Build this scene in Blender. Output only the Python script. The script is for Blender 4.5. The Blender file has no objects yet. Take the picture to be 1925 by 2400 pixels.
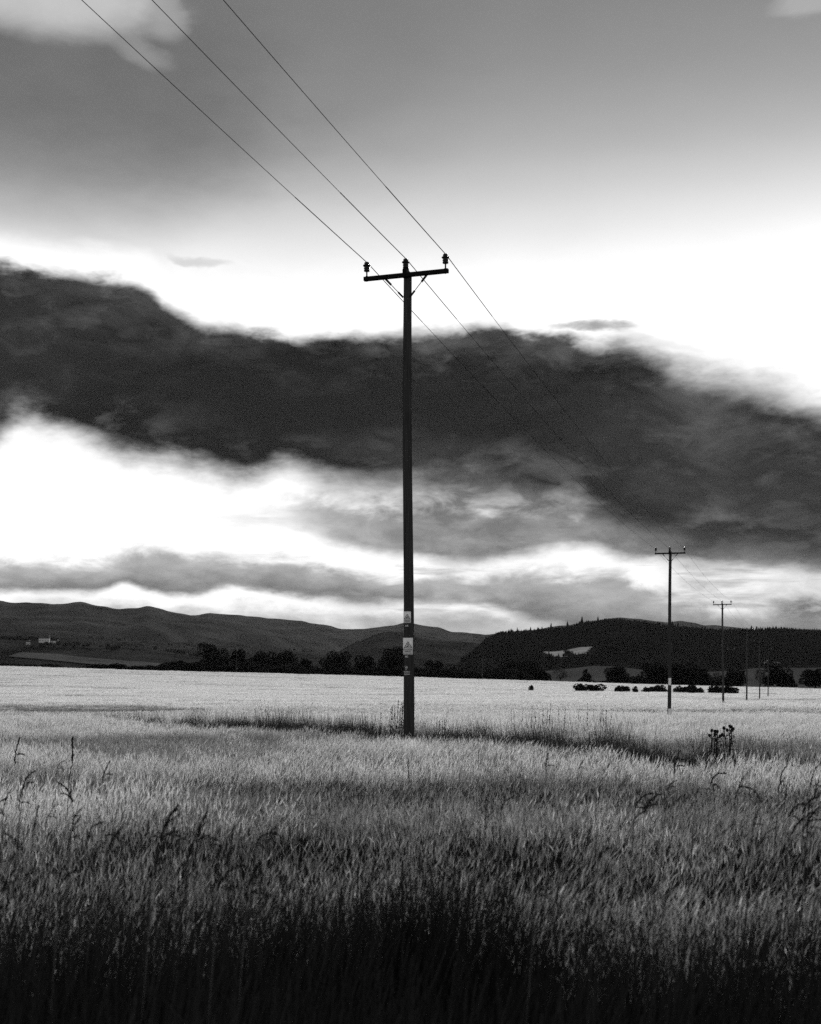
import bpy, math, random
import numpy as np

# ------------------------------------------------------------------ camera, sky, sun, exposure
F, CX, YH = 3050.0, 962.5, 1635.0          # focal length and principal lines, in photograph pixels
EYE, CROP = 1.455, 0.85
scene = bpy.context.scene
COL = scene.collection
R = math.radians

cam_data = bpy.data.cameras.new('camera')
cam = bpy.data.objects.new('camera', cam_data); COL.objects.link(cam)
cam.location = (0, 0, EYE); cam.rotation_euler = (R(90), 0, 0)
cam_data.sensor_fit = 'HORIZONTAL'; cam_data.sensor_width = 56.0
cam_data.lens = F / 1925.0 * 56.0
cam_data.shift_y = (YH - 1200.0) / 1925.0
cam_data.clip_start = 0.05; cam_data.clip_end = 60000
cam_data.dof.use_dof = True; cam_data.dof.focus_distance = 26.0; cam_data.dof.aperture_fstop = 11.0
scene.camera = cam
scene.render.resolution_x, scene.render.resolution_y = 821, 1024
scene.view_settings.view_transform = 'Standard'; scene.view_settings.look = 'None'
scene.view_settings.gamma = 1.0; scene.view_settings.exposure = 0.25
scene.view_settings.use_curve_mapping = False

SUN_AZ, SUN_EL = 8.0, 22.0                  # in front of the camera, behind the long cloud
sun_data = bpy.data.lights.new('sun', 'SUN'); sun_data.energy = 5.0; sun_data.angle = R(14)
sun_data.color = (1.0, 0.995, 0.985)
sun = bpy.data.objects.new('sun', sun_data); COL.objects.link(sun)
sun.rotation_euler = (R(90 - SUN_EL), 0, R(180 - SUN_AZ))

def phi(x): return math.atan((x - CX) / F)
def vv(x, y): return (YH - y) / F * math.cos(phi(x))

class V:                                     # a node socket that understands arithmetic
    tree = None
    def __init__(s, sock): s.s = sock
    @staticmethod
    def m(op, *a, clamp=False):
        n = V.tree.nodes.new('ShaderNodeMath'); n.operation = op; n.use_clamp = clamp
        for i, q in enumerate(a):
            if isinstance(q, V): V.tree.links.new(q.s, n.inputs[i])
            else: n.inputs[i].default_value = q
        return V(n.outputs[0])
    def __add__(s, o): return V.m('ADD', s, o)
    __radd__ = __add__
    def __sub__(s, o): return V.m('SUBTRACT', s, o)
    def __rsub__(s, o): return V.m('SUBTRACT', o, s)
    def __mul__(s, o): return V.m('MULTIPLY', s, o)
    __rmul__ = __mul__
    def __truediv__(s, o): return V.m('DIVIDE', s, o)
    def __pow__(s, o): return V.m('POWER', s, o)

def sstep(x, a, b):                          # smooth ramp 0..1 from a to b
    n = V.tree.nodes.new('ShaderNodeMapRange'); n.interpolation_type = 'SMOOTHSTEP'
    for k, q in (('Value', x), ('From Min', a), ('From Max', b)):
        if isinstance(q, V): V.tree.links.new(q.s, n.inputs[k])
        else: n.inputs[k].default_value = q
    return V(n.outputs['Result'])
def mix(a, b, t): return V.m('MULTIPLY_ADD', b - a, t, a)
def fcurve(x, pts, lo, hi):                  # a float curve through (x, y) points, y kept in -1..1
    n = V.tree.nodes.new('ShaderNodeFloatCurve')
    c = n.mapping.curves[0]; n.mapping.use_clip = False
    P = sorted(((p[0] - lo) / (hi - lo), p[1]) for p in pts)
    P = [(0.0, P[0][1])] + [p for p in P if 0.001 < p[0] < 0.999] + [(1.0, P[-1][1])]
    while len(c.points) < len(P): c.points.new(0.5, 0.5)
    for q, p in zip(c.points, P): q.location = p; q.handle_type = 'AUTO'
    n.mapping.update()
    V.tree.links.new(V.m('MULTIPLY_ADD', x, 1.0 / (hi - lo), -lo / (hi - lo), clamp=True).s, n.inputs['Value'])
    return V(n.outputs[0])

world = bpy.data.worlds.new('World'); scene.world = world; world.use_nodes = True
world.cycles.sampling_method = 'MANUAL'; world.cycles.sample_map_resolution = 256
wt = world.node_tree; wt.nodes.clear(); V.tree = wt
tc = wt.nodes.new('ShaderNodeTexCoord'); sep = wt.nodes.new('ShaderNodeSeparateXYZ')
wt.links.new(tc.outputs['Generated'], sep.inputs[0])
dx, dy, dz = (V(sep.outputs[i]) for i in range(3))
hyp = V.m('MAXIMUM', V.m('SQRT', dx * dx + dy * dy), 0.02)
PH = V.m('ARCTAN2', dx, dy); VE = dz / hyp
def wnoise(sx, sz, detail=6, rough=0.55, off=0.0, dist=0.0):
    mp = wt.nodes.new('ShaderNodeMapping'); mp.inputs['Scale'].default_value = (sx, sx, sz); mp.inputs['Location'].default_value = (off, off * 1.7, off * .6)
    wt.links.new(tc.outputs['Generated'], mp.inputs[0])
    n = wt.nodes.new('ShaderNodeTexNoise'); n.inputs['Scale'].default_value = 1.0; n.inputs['Detail'].default_value = detail
    n.inputs['Roughness'].default_value = rough; n.inputs['Distortion'].default_value = dist
    wt.links.new(mp.outputs[0], n.inputs['Vector'])
    return V(n.outputs[0]) - 0.5
big = wnoise(5, 11, 3, .5, 3.1)
med = wnoise(14, 34, 5, .58, 7.7)
fine = wnoise(40, 80, 4, .6, 1.3)
tex = wnoise(12, 25, 6, .58, 11.3, .4)
wisp = wnoise(24, 62, 5, .62, 5.5, .5)
streak = wnoise(8, 85, 5, .6, 2.2, .3)
ahead = sstep(V.m('ABSOLUTE', PH) + big * .6, 1.7, 1.0)      # cloud banks faded out behind the camera so unseen sky brightens the signs
U_ = PH + big * 0.02 + med * 0.028
W_ = VE + med * 0.022 + fine * 0.006
CLO, CHI = -0.62, 0.62
def edge(pts): return fcurve(PH, [(phi(x), vv(x, y)) for x, y in pts], CLO, CHI)
# clear sky: one-channel (red filter) Nishita
sky = wt.nodes.new('ShaderNodeTexSky'); sky.sky_type = 'NISHITA'; sky.sun_disc = False
sky.sun_elevation = R(SUN_EL); sky.sun_rotation = R(SUN_AZ); sky.dust_density = 2.0; sky.air_density = 1.0
sc_ = wt.nodes.new('ShaderNodeSeparateColor'); wt.links.new(sky.outputs[0], sc_.inputs[0])
red = V(sc_.outputs[0])
# BEGIN CLOUDS
D = 1.11336                                  # the control points below are in a 1729 pixel wide copy
def ed(*pts): return edge([(x * D, y * D) for x, y in pts])
def blob(x, y, rx, ry, soft=.6, namp=1.2, rot=0.0, n=None):
    """soft noisy ellipse in azimuth / elevation; x y rx ry in pixels of the 1729 copy"""
    u0, w0 = phi(x * D), vv(x * D, y * D); a, b = rx * D / F, ry * D / F
    du, dw = U_ - u0, W_ - w0
    c, s = math.cos(rot), math.sin(rot)
    p, q = ((du * (c / a) + dw * (s / a)), (dw * (c / b) - du * (s / b))) if rot else (du * (1 / a), dw * (1 / b))
    return sstep(V.m('MULTIPLY_ADD', n or med, namp * 2, V.m('MULTIPLY_ADD', p, p, q * q)), (1 + soft) ** 2, max(1 - soft, .05) ** 2 - .35)
L = V.m('MINIMUM', V.m('MAXIMUM', red * 0.17, 0.8), 1.10)  # floor raises the unseen sky behind the camera, to light the signs
L = L * (1.0 + tex * .35 + wisp * .25)
# high grey deck thickening upwards over the whole sky
deck_l = fcurve(VE + big * 0.02, [(-.1, 1.25), (.28, 1.2), (.315, 1.02), (.34, .87), (.365, .73), (.40, .53), (.44, .37), (.50, .255), (.56, .205), (.8, .19), (1.4, .19)], -.1, 1.5)
deck_l = deck_l * (1.0 + big * 0.25 + tex * 0.10 + fcurve(PH, [(-.62, -.14), (-.3, -.12), (0, .0), (.3, .14), (.62, .1)], CLO, CHI))
deck_t = sstep(VE, .27, .36)
L = mix(L, deck_l, deck_t)
# darker and brighter patches of that deck
L = mix(L, 0.115 + tex * .06 + wisp * .03, blob(110, 190, 330, 190, .9, .9) * .75)
L = mix(L, 0.15, blob(520, 130, 300, 200, .9, .9) * .35)
ww = wisp * 1.1 + med * .9
L = mix(L, 0.60, blob(75, -14, 175, 56, .95, .8, 0, ww) * .9)
L = mix(L, 0.36, blob(348, 35, 24, 34, .95, .9, .5, ww) * .8)
L = mix(L, 0.30, blob(298, 114, 42, 18, .95, .9, -.3, ww) * .8)
L = mix(L, 0.5, blob(1710, 4, 50, 18, .95, 2.2, 0, ww) * .6)
L = mix(L, 0.62, blob(420, 547, 42, 7, .9, 1.6, 0, wisp) * .8)
# bright open band over the horizon with grey banks, from far to near
far_n = tex * 1.6 + wisp * 1.5 + fine * .5
L = mix(L, 0.40 + far_n * .42, sstep(W_ + med * .02, vv(900, 1405), vv(900, 1455)) * sstep(PH + big * .1, phi(-200), phi(300)) * .9)
bank_t = ed((-900, 1200), (-300, 1200), (0, 1197), (100, 1186), (200, 1192), (262, 1174), (330, 1170), (400, 1186), (450, 1180), (520, 1196), (600, 1190), (700, 1212), (800, 1230), (880, 1226), (935, 1214), (1000, 1226), (1060, 1214), (1120, 1214), (1200, 1226), (1300, 1216), (1350, 1238), (1420, 1262), (1729, 1285), (2600, 1280))
bank_b = ed((-900, 1245), (-300, 1245), (0, 1241), (100, 1246), (230, 1236), (262, 1214), (300, 1230), (400, 1241), (500, 1231), (560, 1241), (650, 1256), (760, 1269), (880, 1264), (960, 1262), (1050, 1271), (1100, 1291), (1180, 1316), (1300, 1332), (1500, 1340), (2600, 1340))
bt = sstep(W_ + wisp * .022, bank_t + .011, bank_t - .003); bb = sstep(W_ + wisp * .006, bank_b - .006, bank_b + .003)
bank_l = .17 + far_n * .26 + sstep(W_, bank_b, bank_t) * .22
L = mix(L, V.m('MAXIMUM', bank_l, .12), bt * bb * ahead * .95)
# pale broken cloud low on the right
rl = sstep(PH + big * .05, phi(1330 * D), phi(1480 * D)) * sstep(W_, vv(1925, 1290), vv(1925, 1330)) * sstep(W_, vv(1925, 1480), vv(1925, 1420))
L = mix(L, V.m('MAXIMUM', .55 + far_n * 1.1, .16), rl * .9)
L = mix(L, .96, blob(1650, 1215, 90, 30, .9, 1.4, -.1) * .6)
L = mix(L, .25 + far_n * .15, sstep(PH, phi(1230 * D), phi(1450 * D)) * sstep(W_, vv(1925, 1425), vv(1925, 1465)) * .8)
stm = sstep(streak + wisp * .3, .0, .17) * sstep(W_, vv(CX, 1320 * D), vv(CX, 1270 * D)) * sstep(W_, vv(CX, 985 * D), vv(CX, 1060 * D)) * fcurve(PH, [(-.62, .10), (phi(300), .12), (phi(620), .35), (phi(1000), .8), (phi(1500), .9), (.62, .8)], CLO, CHI) * ahead
L = mix(L, V.m('MAXIMUM', .34 + far_n * .35, .18), stm * .85)
# middle grey mass right of the centre
mid_b = ed((-900, 1090), (300, 1090), (520, 1098), (600, 1116), (700, 1140), (800, 1161), (870, 1172), (950, 1186), (1050, 1177), (1130, 1164), (1210, 1152), (1300, 1168), (1400, 1175), (1729, 1190), (2600, 1190))
mid_in = sstep(PH + big * .05 + med * .06, phi(500 * D), phi(690 * D))
midm = sstep(W_ + wisp * .008, mid_b - .008, mid_b + .006) * mid_in
mid_top = sstep(W_ + far_n * .016, vv(CX, 1090 * D), vv(CX, 1045 * D))      # bright top, darker foot
mid_x = sstep(PH, phi(560 * D), phi(880 * D))
mid_l = mix(.58, .19, mid_x) + far_n * .30
mid_l = mix(mid_l, mix(.95, .52, mid_x) + far_n * .95, mid_top)
L = mix(L, V.m('MAXIMUM', mid_l, .14), midm * ahead * sstep(W_, vv(CX, 940 * D), vv(CX, 990 * D)) * .95)
# the long dark cloud
main_t = ed((-1000, 560), (-500, 520), (-200, 535), (0, 547), (60, 555), (130, 568), (200, 575), (270, 589), (310, 600), (345, 633), (395, 662), (440, 680), (510, 682), (565, 692), (625, 705), (700, 698), (850, 698), (900, 690), (960, 685), (1040, 678), (1100, 690), (1190, 702), (1240, 718), (1310, 716), (1380, 735), (1430, 764), (1500, 777), (1560, 786), (1620, 806), (1729, 846), (2000, 900), (2500, 860))
main_b = ed((-1000, 980), (-400, 930), (-100, 930), (0, 900), (35, 872), (62, 872), (110, 893), (160, 912), (230, 936), (330, 962), (420, 985), (480, 1001), (545, 1000), (600, 977), (650, 985), (710, 1002), (760, 1006), (840, 1011), (950, 1011), (1050, 1012), (1150, 1042), (1250, 1066), (1350, 1108), (1420, 1132), (1480, 1146), (1560, 1140), (1640, 1152), (1729, 1166), (2100, 1180), (2600, 1120))
WM = VE + med * .012 - V.m('ABSOLUTE', med) * .034 + .004 + fine * .006 + wisp * .008
soft_r = sstep(PH, phi(1150 * D), phi(1500 * D))
mt = sstep(WM, main_t + .007 + soft_r * .014, main_t - .007 - soft_r * .016)
WB = VE + med * .034 + fine * .012 + wisp * .018
mb = sstep(WB, main_b - .020, main_b + .013)
rim = sstep(WM, main_t - .065, main_t)
foot = sstep(WB, main_b + .055, main_b + .005)
txt = tex * 1.5 + V.m('ABSOLUTE', tex) * 3.0 - .30 + wisp * 1.3 + V.m('ABSOLUTE', wisp) * 1.8 - .16 + big * 1.0 + fine * .5
main_l = V.m('MAXIMUM', .017 + txt * .030, .008) + V.m('MAXIMUM', rim * (.030 + txt * .07), 0.0) + V.m('MAXIMUM', foot * (.030 + txt * .09), 0.0)
main_l = mix(main_l, .105 + txt * .10, blob(370, 650, 150, 36, .9, 1.6, -.25) * .8)
main_l = mix(main_l, .060 + txt * .05, blob(60, 690, 130, 110, .9, 1.2) * .6)
main_l = mix(main_l, .013, blob(590, 830, 290, 90, .9, 1.0, -.12) * .75)
main_l = mix(main_l, .013, blob(1110, 870, 250, 55, .9, 1.0, -.1) * .7)
main_l = mix(main_l, .060 + txt * .06, blob(960, 960, 210, 30, .9, 1.5, -.1) * .7)
main_l = mix(main_l, .070 + txt * .075, blob(1600, 980, 260, 110, .9, 1.3, -.2) * .75)
main_l = mix(main_l, .090 + txt * .05, blob(1200, 720, 170, 30, .9, 1.3, -.1) * .6)
L = mix(L, 1.15, sstep(WM, main_t + .030, main_t + .004) * sstep(WM, main_t - .030, main_t - .010) * sstep(PH, phi(900), phi(400)) * .75)
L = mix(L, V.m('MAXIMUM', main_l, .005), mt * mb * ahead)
L = mix(L, .30 + far_n * .2, blob(1255, 687, 62, 9, .8, 1.8, -.03, wisp) * .9)
L = mix(L, .72, blob(1390, 720, 60, 9, .9, 1.8, -.3, wisp) * .5)
# END CLOUDS
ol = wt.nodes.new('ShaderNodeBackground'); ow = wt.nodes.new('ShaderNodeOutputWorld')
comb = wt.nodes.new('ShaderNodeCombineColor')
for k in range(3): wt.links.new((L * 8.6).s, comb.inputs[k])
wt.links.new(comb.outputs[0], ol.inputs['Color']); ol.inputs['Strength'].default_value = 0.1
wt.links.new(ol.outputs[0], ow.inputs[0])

# ------------------------------------------------------------------ helpers
rng = np.random.default_rng(11)
def hsh(i, j, seed):
    v = np.sin(i * 127.1 + j * 311.7 + seed * 74.7) * 43758.5453
    return v - np.floor(v)
def vnoise(x, y, seed=0):
    x = np.asarray(x, float); y = np.asarray(y, float)
    i, j = np.floor(x), np.floor(y); a, b = x - i, y - j
    a = a * a * (3 - 2 * a); b = b * b * (3 - 2 * b)
    return (hsh(i, j, seed) * (1 - a) + hsh(i + 1, j, seed) * a) * (1 - b) + (hsh(i, j + 1, seed) * (1 - a) + hsh(i + 1, j + 1, seed) * a) * b - .5
def fbm(x, y, seed=0, n=4):
    return sum(vnoise(x * 2 ** k, y * 2 ** k, seed + k) / 2 ** k for k in range(n))
def canopy(X, Y):
    """height of the top of the barley"""
    X = np.asarray(X, float); Y = np.asarray(Y, float)
    s = np.clip(X / np.maximum(Y, 20), -.6, .6)
    t = np.clip((Y - 60) / 440, 0, 1.06)
    rise = (8.0 - 13.0 * s) * t ** 1.9
    z = EYE - .605 + rise - .40 * np.exp(-((Y - 72) / 26) ** 2)
    z = z + .25 * fbm(X / 90, Y / 60, 5, 2) * np.clip((Y - 40) / 80, 0, 1)
    f = np.clip((Y - 530) / 420, 0, 1); f = f * f * (3 - 2 * f)
    return z * (1 - f) + (-7.0) * f
def ground(X, Y): return canopy(X, Y) - CROP
def crop_height(X, Y):
    """height of the standing barley: gaps and swells in long low waves"""
    h = 1 + .52 * crop_wave(X, Y)
    return CROP * np.minimum(h, 1.10 + .1 * (h - 1.10))
def crop_wave(X, Y):
    Y2 = Y + .18 * X
    return .85 * vnoise(X / 4.6, Y2 / .95, 21) * np.clip((14 - Y) / 7, 0, 1) + .85 * vnoise(X / 7.5, Y2 / 2.3, 22) * np.clip((34 - Y) / 14, .25, 1) + .6 * vnoise(X / 22, Y2 / 6.5, 23) + .5 * vnoise(X / 60, Y2 / 17, 24) * np.clip(Y / 60, 0, 1)
def pt(x, y, d): return ((x - CX) / F * d, d, EYE - (y - YH) / F * d)

def mat(name, val, rough=.8, trans=0.0, var=0.0, scale=6.0, stretch=(1, 1, 1), inst=0.0, spec=0.0, bump=0.0, patch=0.0, patch_scale=.02):
    m = bpy.data.materials.new(name); m.use_nodes = True
    t = m.node_tree; b = t.nodes['Principled BSDF']; V.tree = t
    b.inputs['Roughness'].default_value = rough; b.inputs['Specular IOR Level'].default_value = spec
    col = None
    if var or bump:
        g = t.nodes.new('ShaderNodeTexCoord'); mp = t.nodes.new('ShaderNodeMapping'); mp.inputs['Scale'].default_value = stretch
        n = t.nodes.new('ShaderNodeTexNoise'); n.inputs['Scale'].default_value = scale; n.inputs['Detail'].default_value = 5
        t.links.new(g.outputs['Object'], mp.inputs[0]); t.links.new(mp.outputs[0], n.inputs['Vector'])
        col = val * (1 + (V(n.outputs[0]) - .5) * (2 * var))
        if bump:
            bp = t.nodes.new('ShaderNodeBump'); bp.inputs['Strength'].default_value = 1; bp.inputs['Distance'].default_value = bump
            t.links.new(n.outputs[0], bp.inputs['Height']); t.links.new(bp.outputs[0], b.inputs['Normal'])
    if inst:
        o = t.nodes.new('ShaderNodeObjectInfo')
        col = (col if col is not None else val) * (1 + (V(o.outputs['Random']) - .5) * (2 * inst))
    if patch:
        g = t.nodes.new('ShaderNodeNewGeometry'); n = t.nodes.new('ShaderNodeTexNoise')
        n.inputs['Scale'].default_value = patch_scale; n.inputs['Detail'].default_value = 6
        t.links.new(g.outputs['Position'], n.inputs['Vector'])
        col = (col if col is not None else val) * (1 + (V(n.outputs[0]) - .5) * (2 * patch))
    if col is not None:
        c = t.nodes.new('ShaderNodeCombineColor')
        col = V.m('MAXIMUM', col, .002)
        for k in range(3): t.links.new(col.s, c.inputs[k])
        t.links.new(c.outputs[0], b.inputs['Base Color'])
    else:
        c = None; b.inputs['Base Color'].default_value = (val, val, val, 1)
    if trans:
        tr = t.nodes.new('ShaderNodeBsdfTranslucent'); mx = t.nodes.new('ShaderNodeMixShader'); mx.inputs[0].default_value = trans
        if c: t.links.new(c.outputs[0], tr.inputs['Color'])
        else: tr.inputs['Color'].default_value = (val, val, val, 1)
        t.links.new(b.outputs[0], mx.inputs[1]); t.links.new(tr.outputs[0], mx.inputs[2])
        t.links.new(mx.outputs[0], t.nodes['Material Output'].inputs['Surface'])
    return m

class MB:
    """collects triangles and quads for one mesh"""
    def __init__(s): s.v = []; s.f = []; s.mi = []; s.n = 0
    def add(s, verts, faces, mi=0):
        s.v.append(np.asarray(verts, float).reshape(-1, 3)); s.f += [tuple(int(i) + s.n for i in f) for f in faces]
        s.mi += [mi] * len(faces); s.n += len(s.v[-1]); return s
    def tube(s, pts, rad, k=8, mi=0, cap=True):
        pts = np.asarray(pts, float); m = len(pts); rad = np.broadcast_to(rad, (m,)); V_ = []
        for i in range(m):
            t = pts[min(i + 1, m - 1)] - pts[max(i - 1, 0)]; t = t / (np.linalg.norm(t) + 1e-12)
            a = np.cross(t, (0, 1, 0) if abs(t[1]) < .9 else (1, 0, 0)); a /= np.linalg.norm(a); b = np.cross(t, a)
            for q in range(k):
                w = 2 * math.pi * q / k; V_.append(pts[i] + rad[i] * (math.cos(w) * a + math.sin(w) * b))
        f = [(i * k + q, i * k + (q + 1) % k, (i + 1) * k + (q + 1) % k, (i + 1) * k + q) for i in range(m - 1) for q in range(k)]
        if cap: f += [tuple(range(k))[::-1], tuple((m - 1) * k + q for q in range(k))]
        return s.add(V_, f, mi)
    def lathe(s, prof, k=16, c=(0, 0, 0), mi=0):
        V_ = [(c[0] + r * math.cos(2 * math.pi * q / k), c[1] + r * math.sin(2 * math.pi * q / k), c[2] + z) for r, z in prof for q in range(k)]
        m = len(prof)
        f = [(i * k + q, i * k + (q + 1) % k, (i + 1) * k + (q + 1) % k, (i + 1) * k + q) for i in range(m - 1) for q in range(k)]
        f += [tuple(range(k))[::-1], tuple((m - 1) * k + q for q in range(k))]
        return s.add(V_, f, mi)
    def box(s, c, h, rot=None, mi=0):
        p = np.array([(x, y, z) for x in (-1, 1) for y in (-1, 1) for z in (-1, 1)], float) * h
        if rot is not None: p = p @ np.asarray(rot).T
        return s.add(p + np.asarray(c), [(0, 1, 3, 2), (4, 6, 7, 5), (0, 4, 5, 1), (2, 3, 7, 6), (0, 2, 6, 4), (1, 5, 7, 3)], mi)
    def mesh(s, name, mats, smooth=False):
        me = bpy.data.meshes.new(name)
        me.from_pydata(np.concatenate(s.v).tolist() if s.v else [], [], s.f)
        for q in (mats if isinstance(mats, (list, tuple)) else [mats]): me.materials.append(q)
        if len(set(s.mi)) > 1: me.polygons.foreach_set('material_index', s.mi)
        if smooth: me.polygons.foreach_set('use_smooth', [True] * len(me.polygons))
        me.update(); return me
    def obj(s, name, mats, parent=None, smooth=False, loc=None):
        o = bpy.data.objects.new(name, s.mesh(name, mats, smooth)); COL.objects.link(o)
        if parent: o.parent = parent
        if loc is not None: o.location = loc
        return o
def tag(o, label=None, cat=None, group=None, kind=None):
    for k, q in (('label', label), ('category', cat), ('group', group), ('kind', kind)):
        if q: o[k] = q
    return o
def empty(name, loc=(0, 0, 0), rz=0.0):
    o = bpy.data.objects.new(name, None); COL.objects.link(o); o.location = loc; o.rotation_euler = (0, 0, rz); o.empty_display_size = .2
    return o
def copy_tree(o, parent=None):
    c = o.copy(); COL.objects.link(c); c.parent = parent
    for ch in o.children: copy_tree(ch, c)
    return c
def link(name, me, parent=None, loc=None):
    o = bpy.data.objects.new(name, me); COL.objects.link(o)
    if parent: o.parent = parent
    if loc is not None: o.location = loc
    return o

M = dict(
    soil=mat('dry soil', .07, .95, var=.4, scale=1.5),
    valley=mat('valley grass', .05, .95, patch=.5, patch_scale=.004),
    ear=mat('ripening barley ear', .64, .7, trans=.45, inst=.10, patch=.12, patch_scale=.09),
    stem=mat('straw barley stalk', .09, .7, trans=.2, inst=.2),
    shade_ear=mat('shade-toned green barley ear', .27, .7, trans=.42, inst=.3),  # darker than ripe ears, imitating dimness in the near crop and its hollows
    shade_stalk=mat('shadow-dark green barley stalk', .022, .7, trans=.12, inst=.3),  # near-black tone stands in for shadow between the plants
    weed=mat('dark rough grass', .034, .75, trans=.16, inst=.8),
    verge=mat('darkened verge grass', .020, .75, trans=.10, inst=.5),  # tone kept near black to stand in for the darkened foreground
    seed=mat('brown grass seed head', .022, .8),
    gstem=mat('wild grass stem', .10, .75, trans=.2),
    wood=mat('creosoted wood', .044, .85, var=1.1, scale=7, stretch=(9, 9, .22), bump=.004),
    arm=mat('dark steel crossarm', .012, .75, var=.3, scale=9),
    porcelain=mat('brown glazed insulator', .010, .35, spec=.3),
    steel=mat('dull galvanised steel', .020, .6),
    wire=mat('weathered conductor', .014, .6),
    sign=mat('weathered sign enamel', .86, .55, var=.22, scale=14),
    ink=mat('black sign print', .008, .6),
    tagp=mat('aluminium tag', .8, .5, var=.2, scale=60),
    moor=mat('far moorland', .026, .95, patch=1.7, patch_scale=.007),
    moor2=mat('middle hill pasture', .017, .95, patch=1.8, patch_scale=.012),
    wooded=mat('wooded hill floor', .007, .95, patch=.4, patch_scale=.006),
    conifer=mat('conifer needles', .007, .9, inst=.4),
    leaf=mat('broadleaf foliage', .016, .85, trans=.1, inst=.3),
    leafp=mat('thin pale foliage', .035, .85, trans=.15, inst=.3),
    bark=mat('bark', .020, .9),
    pale=mat('pale hay field', .22, .95, patch=.25, patch_scale=.03),
    dull=mat('dull stubble field', .05, .95, patch=.35, patch_scale=.02),
    past=mat('pale pasture', .07, .95, patch=.5, patch_scale=.02),
    render=mat('whitewashed wall', .5, .9, var=.08, scale=.5),
    slate=mat('slate roof', .06, .8),
    pane=mat('dark window pane', .02, .2),
)

ORD = 'first second third fourth fifth sixth seventh eighth ninth tenth eleventh twelfth thirteenth fourteenth fifteenth sixteenth seventeenth eighteenth nineteenth twentieth twenty-first twenty-second twenty-third twenty-fourth twenty-fifth twenty-sixth twenty-seventh twenty-eighth twenty-ninth thirtieth thirty-first thirty-second thirty-third'.split()

# ------------------------------------------------------------------ ground
def sheet(name, rows, zfun, material):
    """grid: rows is a list of (Y, xmin, xmax, n)"""
    n = rows[0][3]; vs = []; fs = []
    for (Y, a, b, _) in rows:
        X = np.linspace(a, b, n); Yv = np.full(n, Y); vs.append(np.stack([X, Yv, zfun(X, Yv)], 1))
    for i in range(len(rows) - 1):
        for j in range(n - 1): fs.append((i * n + j, i * n + j + 1, (i + 1) * n + j + 1, (i + 1) * n + j))
    return MB().add(np.concatenate(vs), fs).obj(name, material, smooth=True)
Ys = np.concatenate([[-300, -120, -40, -12, -4], np.linspace(0, 40, 21), np.geomspace(44, 1000, 60), np.geomspace(1100, 9900, 16)])
g = sheet('ground', [(Y, -(.6 * max(Y, 0) + 160), .6 * max(Y, 0) + 160, 90) for Y in Ys], ground, M['soil'])
tag(g, kind='structure')

# ------------------------------------------------------------------ hills
HILLS = {}
def hill(name, d0, prof, wf, wb, zb, material, rough=0.0, lift=0, n=150, seed=0, smooth=True):
    xs = np.array([p[0] for p in prof], float); ys = np.array([p[1] for p in prof], float) + lift
    fx = np.arange(xs[0], xs[-1] + 1, 2.0); ker = np.hanning(9); ker /= ker.sum(); fy = np.interp(fx, xs, ys) + min(rough, 60) * .055 * fbm(fx / 33, fx * 0, seed + 5, 5)
    fy = np.convolve(np.pad(fy, 4, mode='edge'), ker, 'valid'); xr = (xs[0], xs[-1]); xs, ys = fx, fy
    def z(X, Y):
        X = np.asarray(X, float); Y = np.asarray(Y, float)
        x = X / Y * F + CX
        zr = EYE - (np.interp(x, xs, ys) - YH) / F * d0
        q = (Y - d0) / np.where(Y < d0, wf, wb); sh = np.clip(1 - np.abs(q), 0, 1); sh = np.sin(sh * math.pi / 2) ** 1.25
        nz = rough * fbm(X / 420 * 4500 / d0, Y / 420 * 4500 / d0, seed, 4) * np.clip(1.25 - sh, .12, 1)
        return zb + (zr - zb) * sh + nz * np.clip(sh * 6, 0, 1)
    rows = []; vs = []; fs = []
    dd = np.concatenate([np.linspace(d0 - wf, d0, 44)[:-1], np.linspace(d0, d0 + wb, 8)])
    for d in dd:
        X = (np.linspace(xs[0], xs[-1], n) - CX) / F * d; Y = np.full(n, d); vs.append(np.stack([X, Y, z(X, Y)], 1))
    for i in range(len(dd) - 1):
        for j in range(n - 1): fs.append((i * n + j, i * n + j + 1, (i + 1) * n + j + 1, (i + 1) * n + j))
    o = MB().add(np.concatenate(vs), fs).obj(name, material, smooth=smooth); tag(o, kind='structure')
    HILLS[name] = z; return o
hill('far_hills', 8000, [(-900, 1400), (300, 1440), (440, 1449), (480, 1446), (540, 1449), (600, 1455), (650, 1457), (700, 1463), (760, 1470), (800, 1478), (845, 1478), (870, 1475), (910, 1468), (950, 1463), (985, 1468), (1030, 1473), (1060, 1481), (1100, 1484), (1140, 1490), (1180, 1490), (1300, 1478), (1420, 1458), (1455, 1453), (1500, 1458), (1555, 1467), (1575, 1465), (1592, 1462), (1620, 1467), (1650, 1474), (1800, 1484), (2700, 1480)], 2600, 1600, -20, M['moor'], 120, n=420, seed=3)
hill('moorland_hill', 5600, [(-900, 1390), (-300, 1405), (0, 1414), (60, 1417), (120, 1421), (160, 1420), (190, 1418), (215, 1423), (280, 1432), (325, 1431), (345, 1426), (375, 1435), (430, 1449), (480, 1458), (540, 1466), (600, 1478), (650, 1492), (700, 1510), (770, 1540), (850, 1580), (950, 1620)], 2300, 1500, -20, M['moor'], 120, n=300, seed=9)
hill('hill_spur', 4900, [(-900, 1436), (-200, 1442), (0, 1443), (150, 1449), (250, 1452), (300, 1462), (400, 1467), (470, 1480), (560, 1502), (640, 1524), (720, 1546), (820, 1600)], 1700, 1000, -20, M['moor'], 100, n=240, seed=44)
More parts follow.
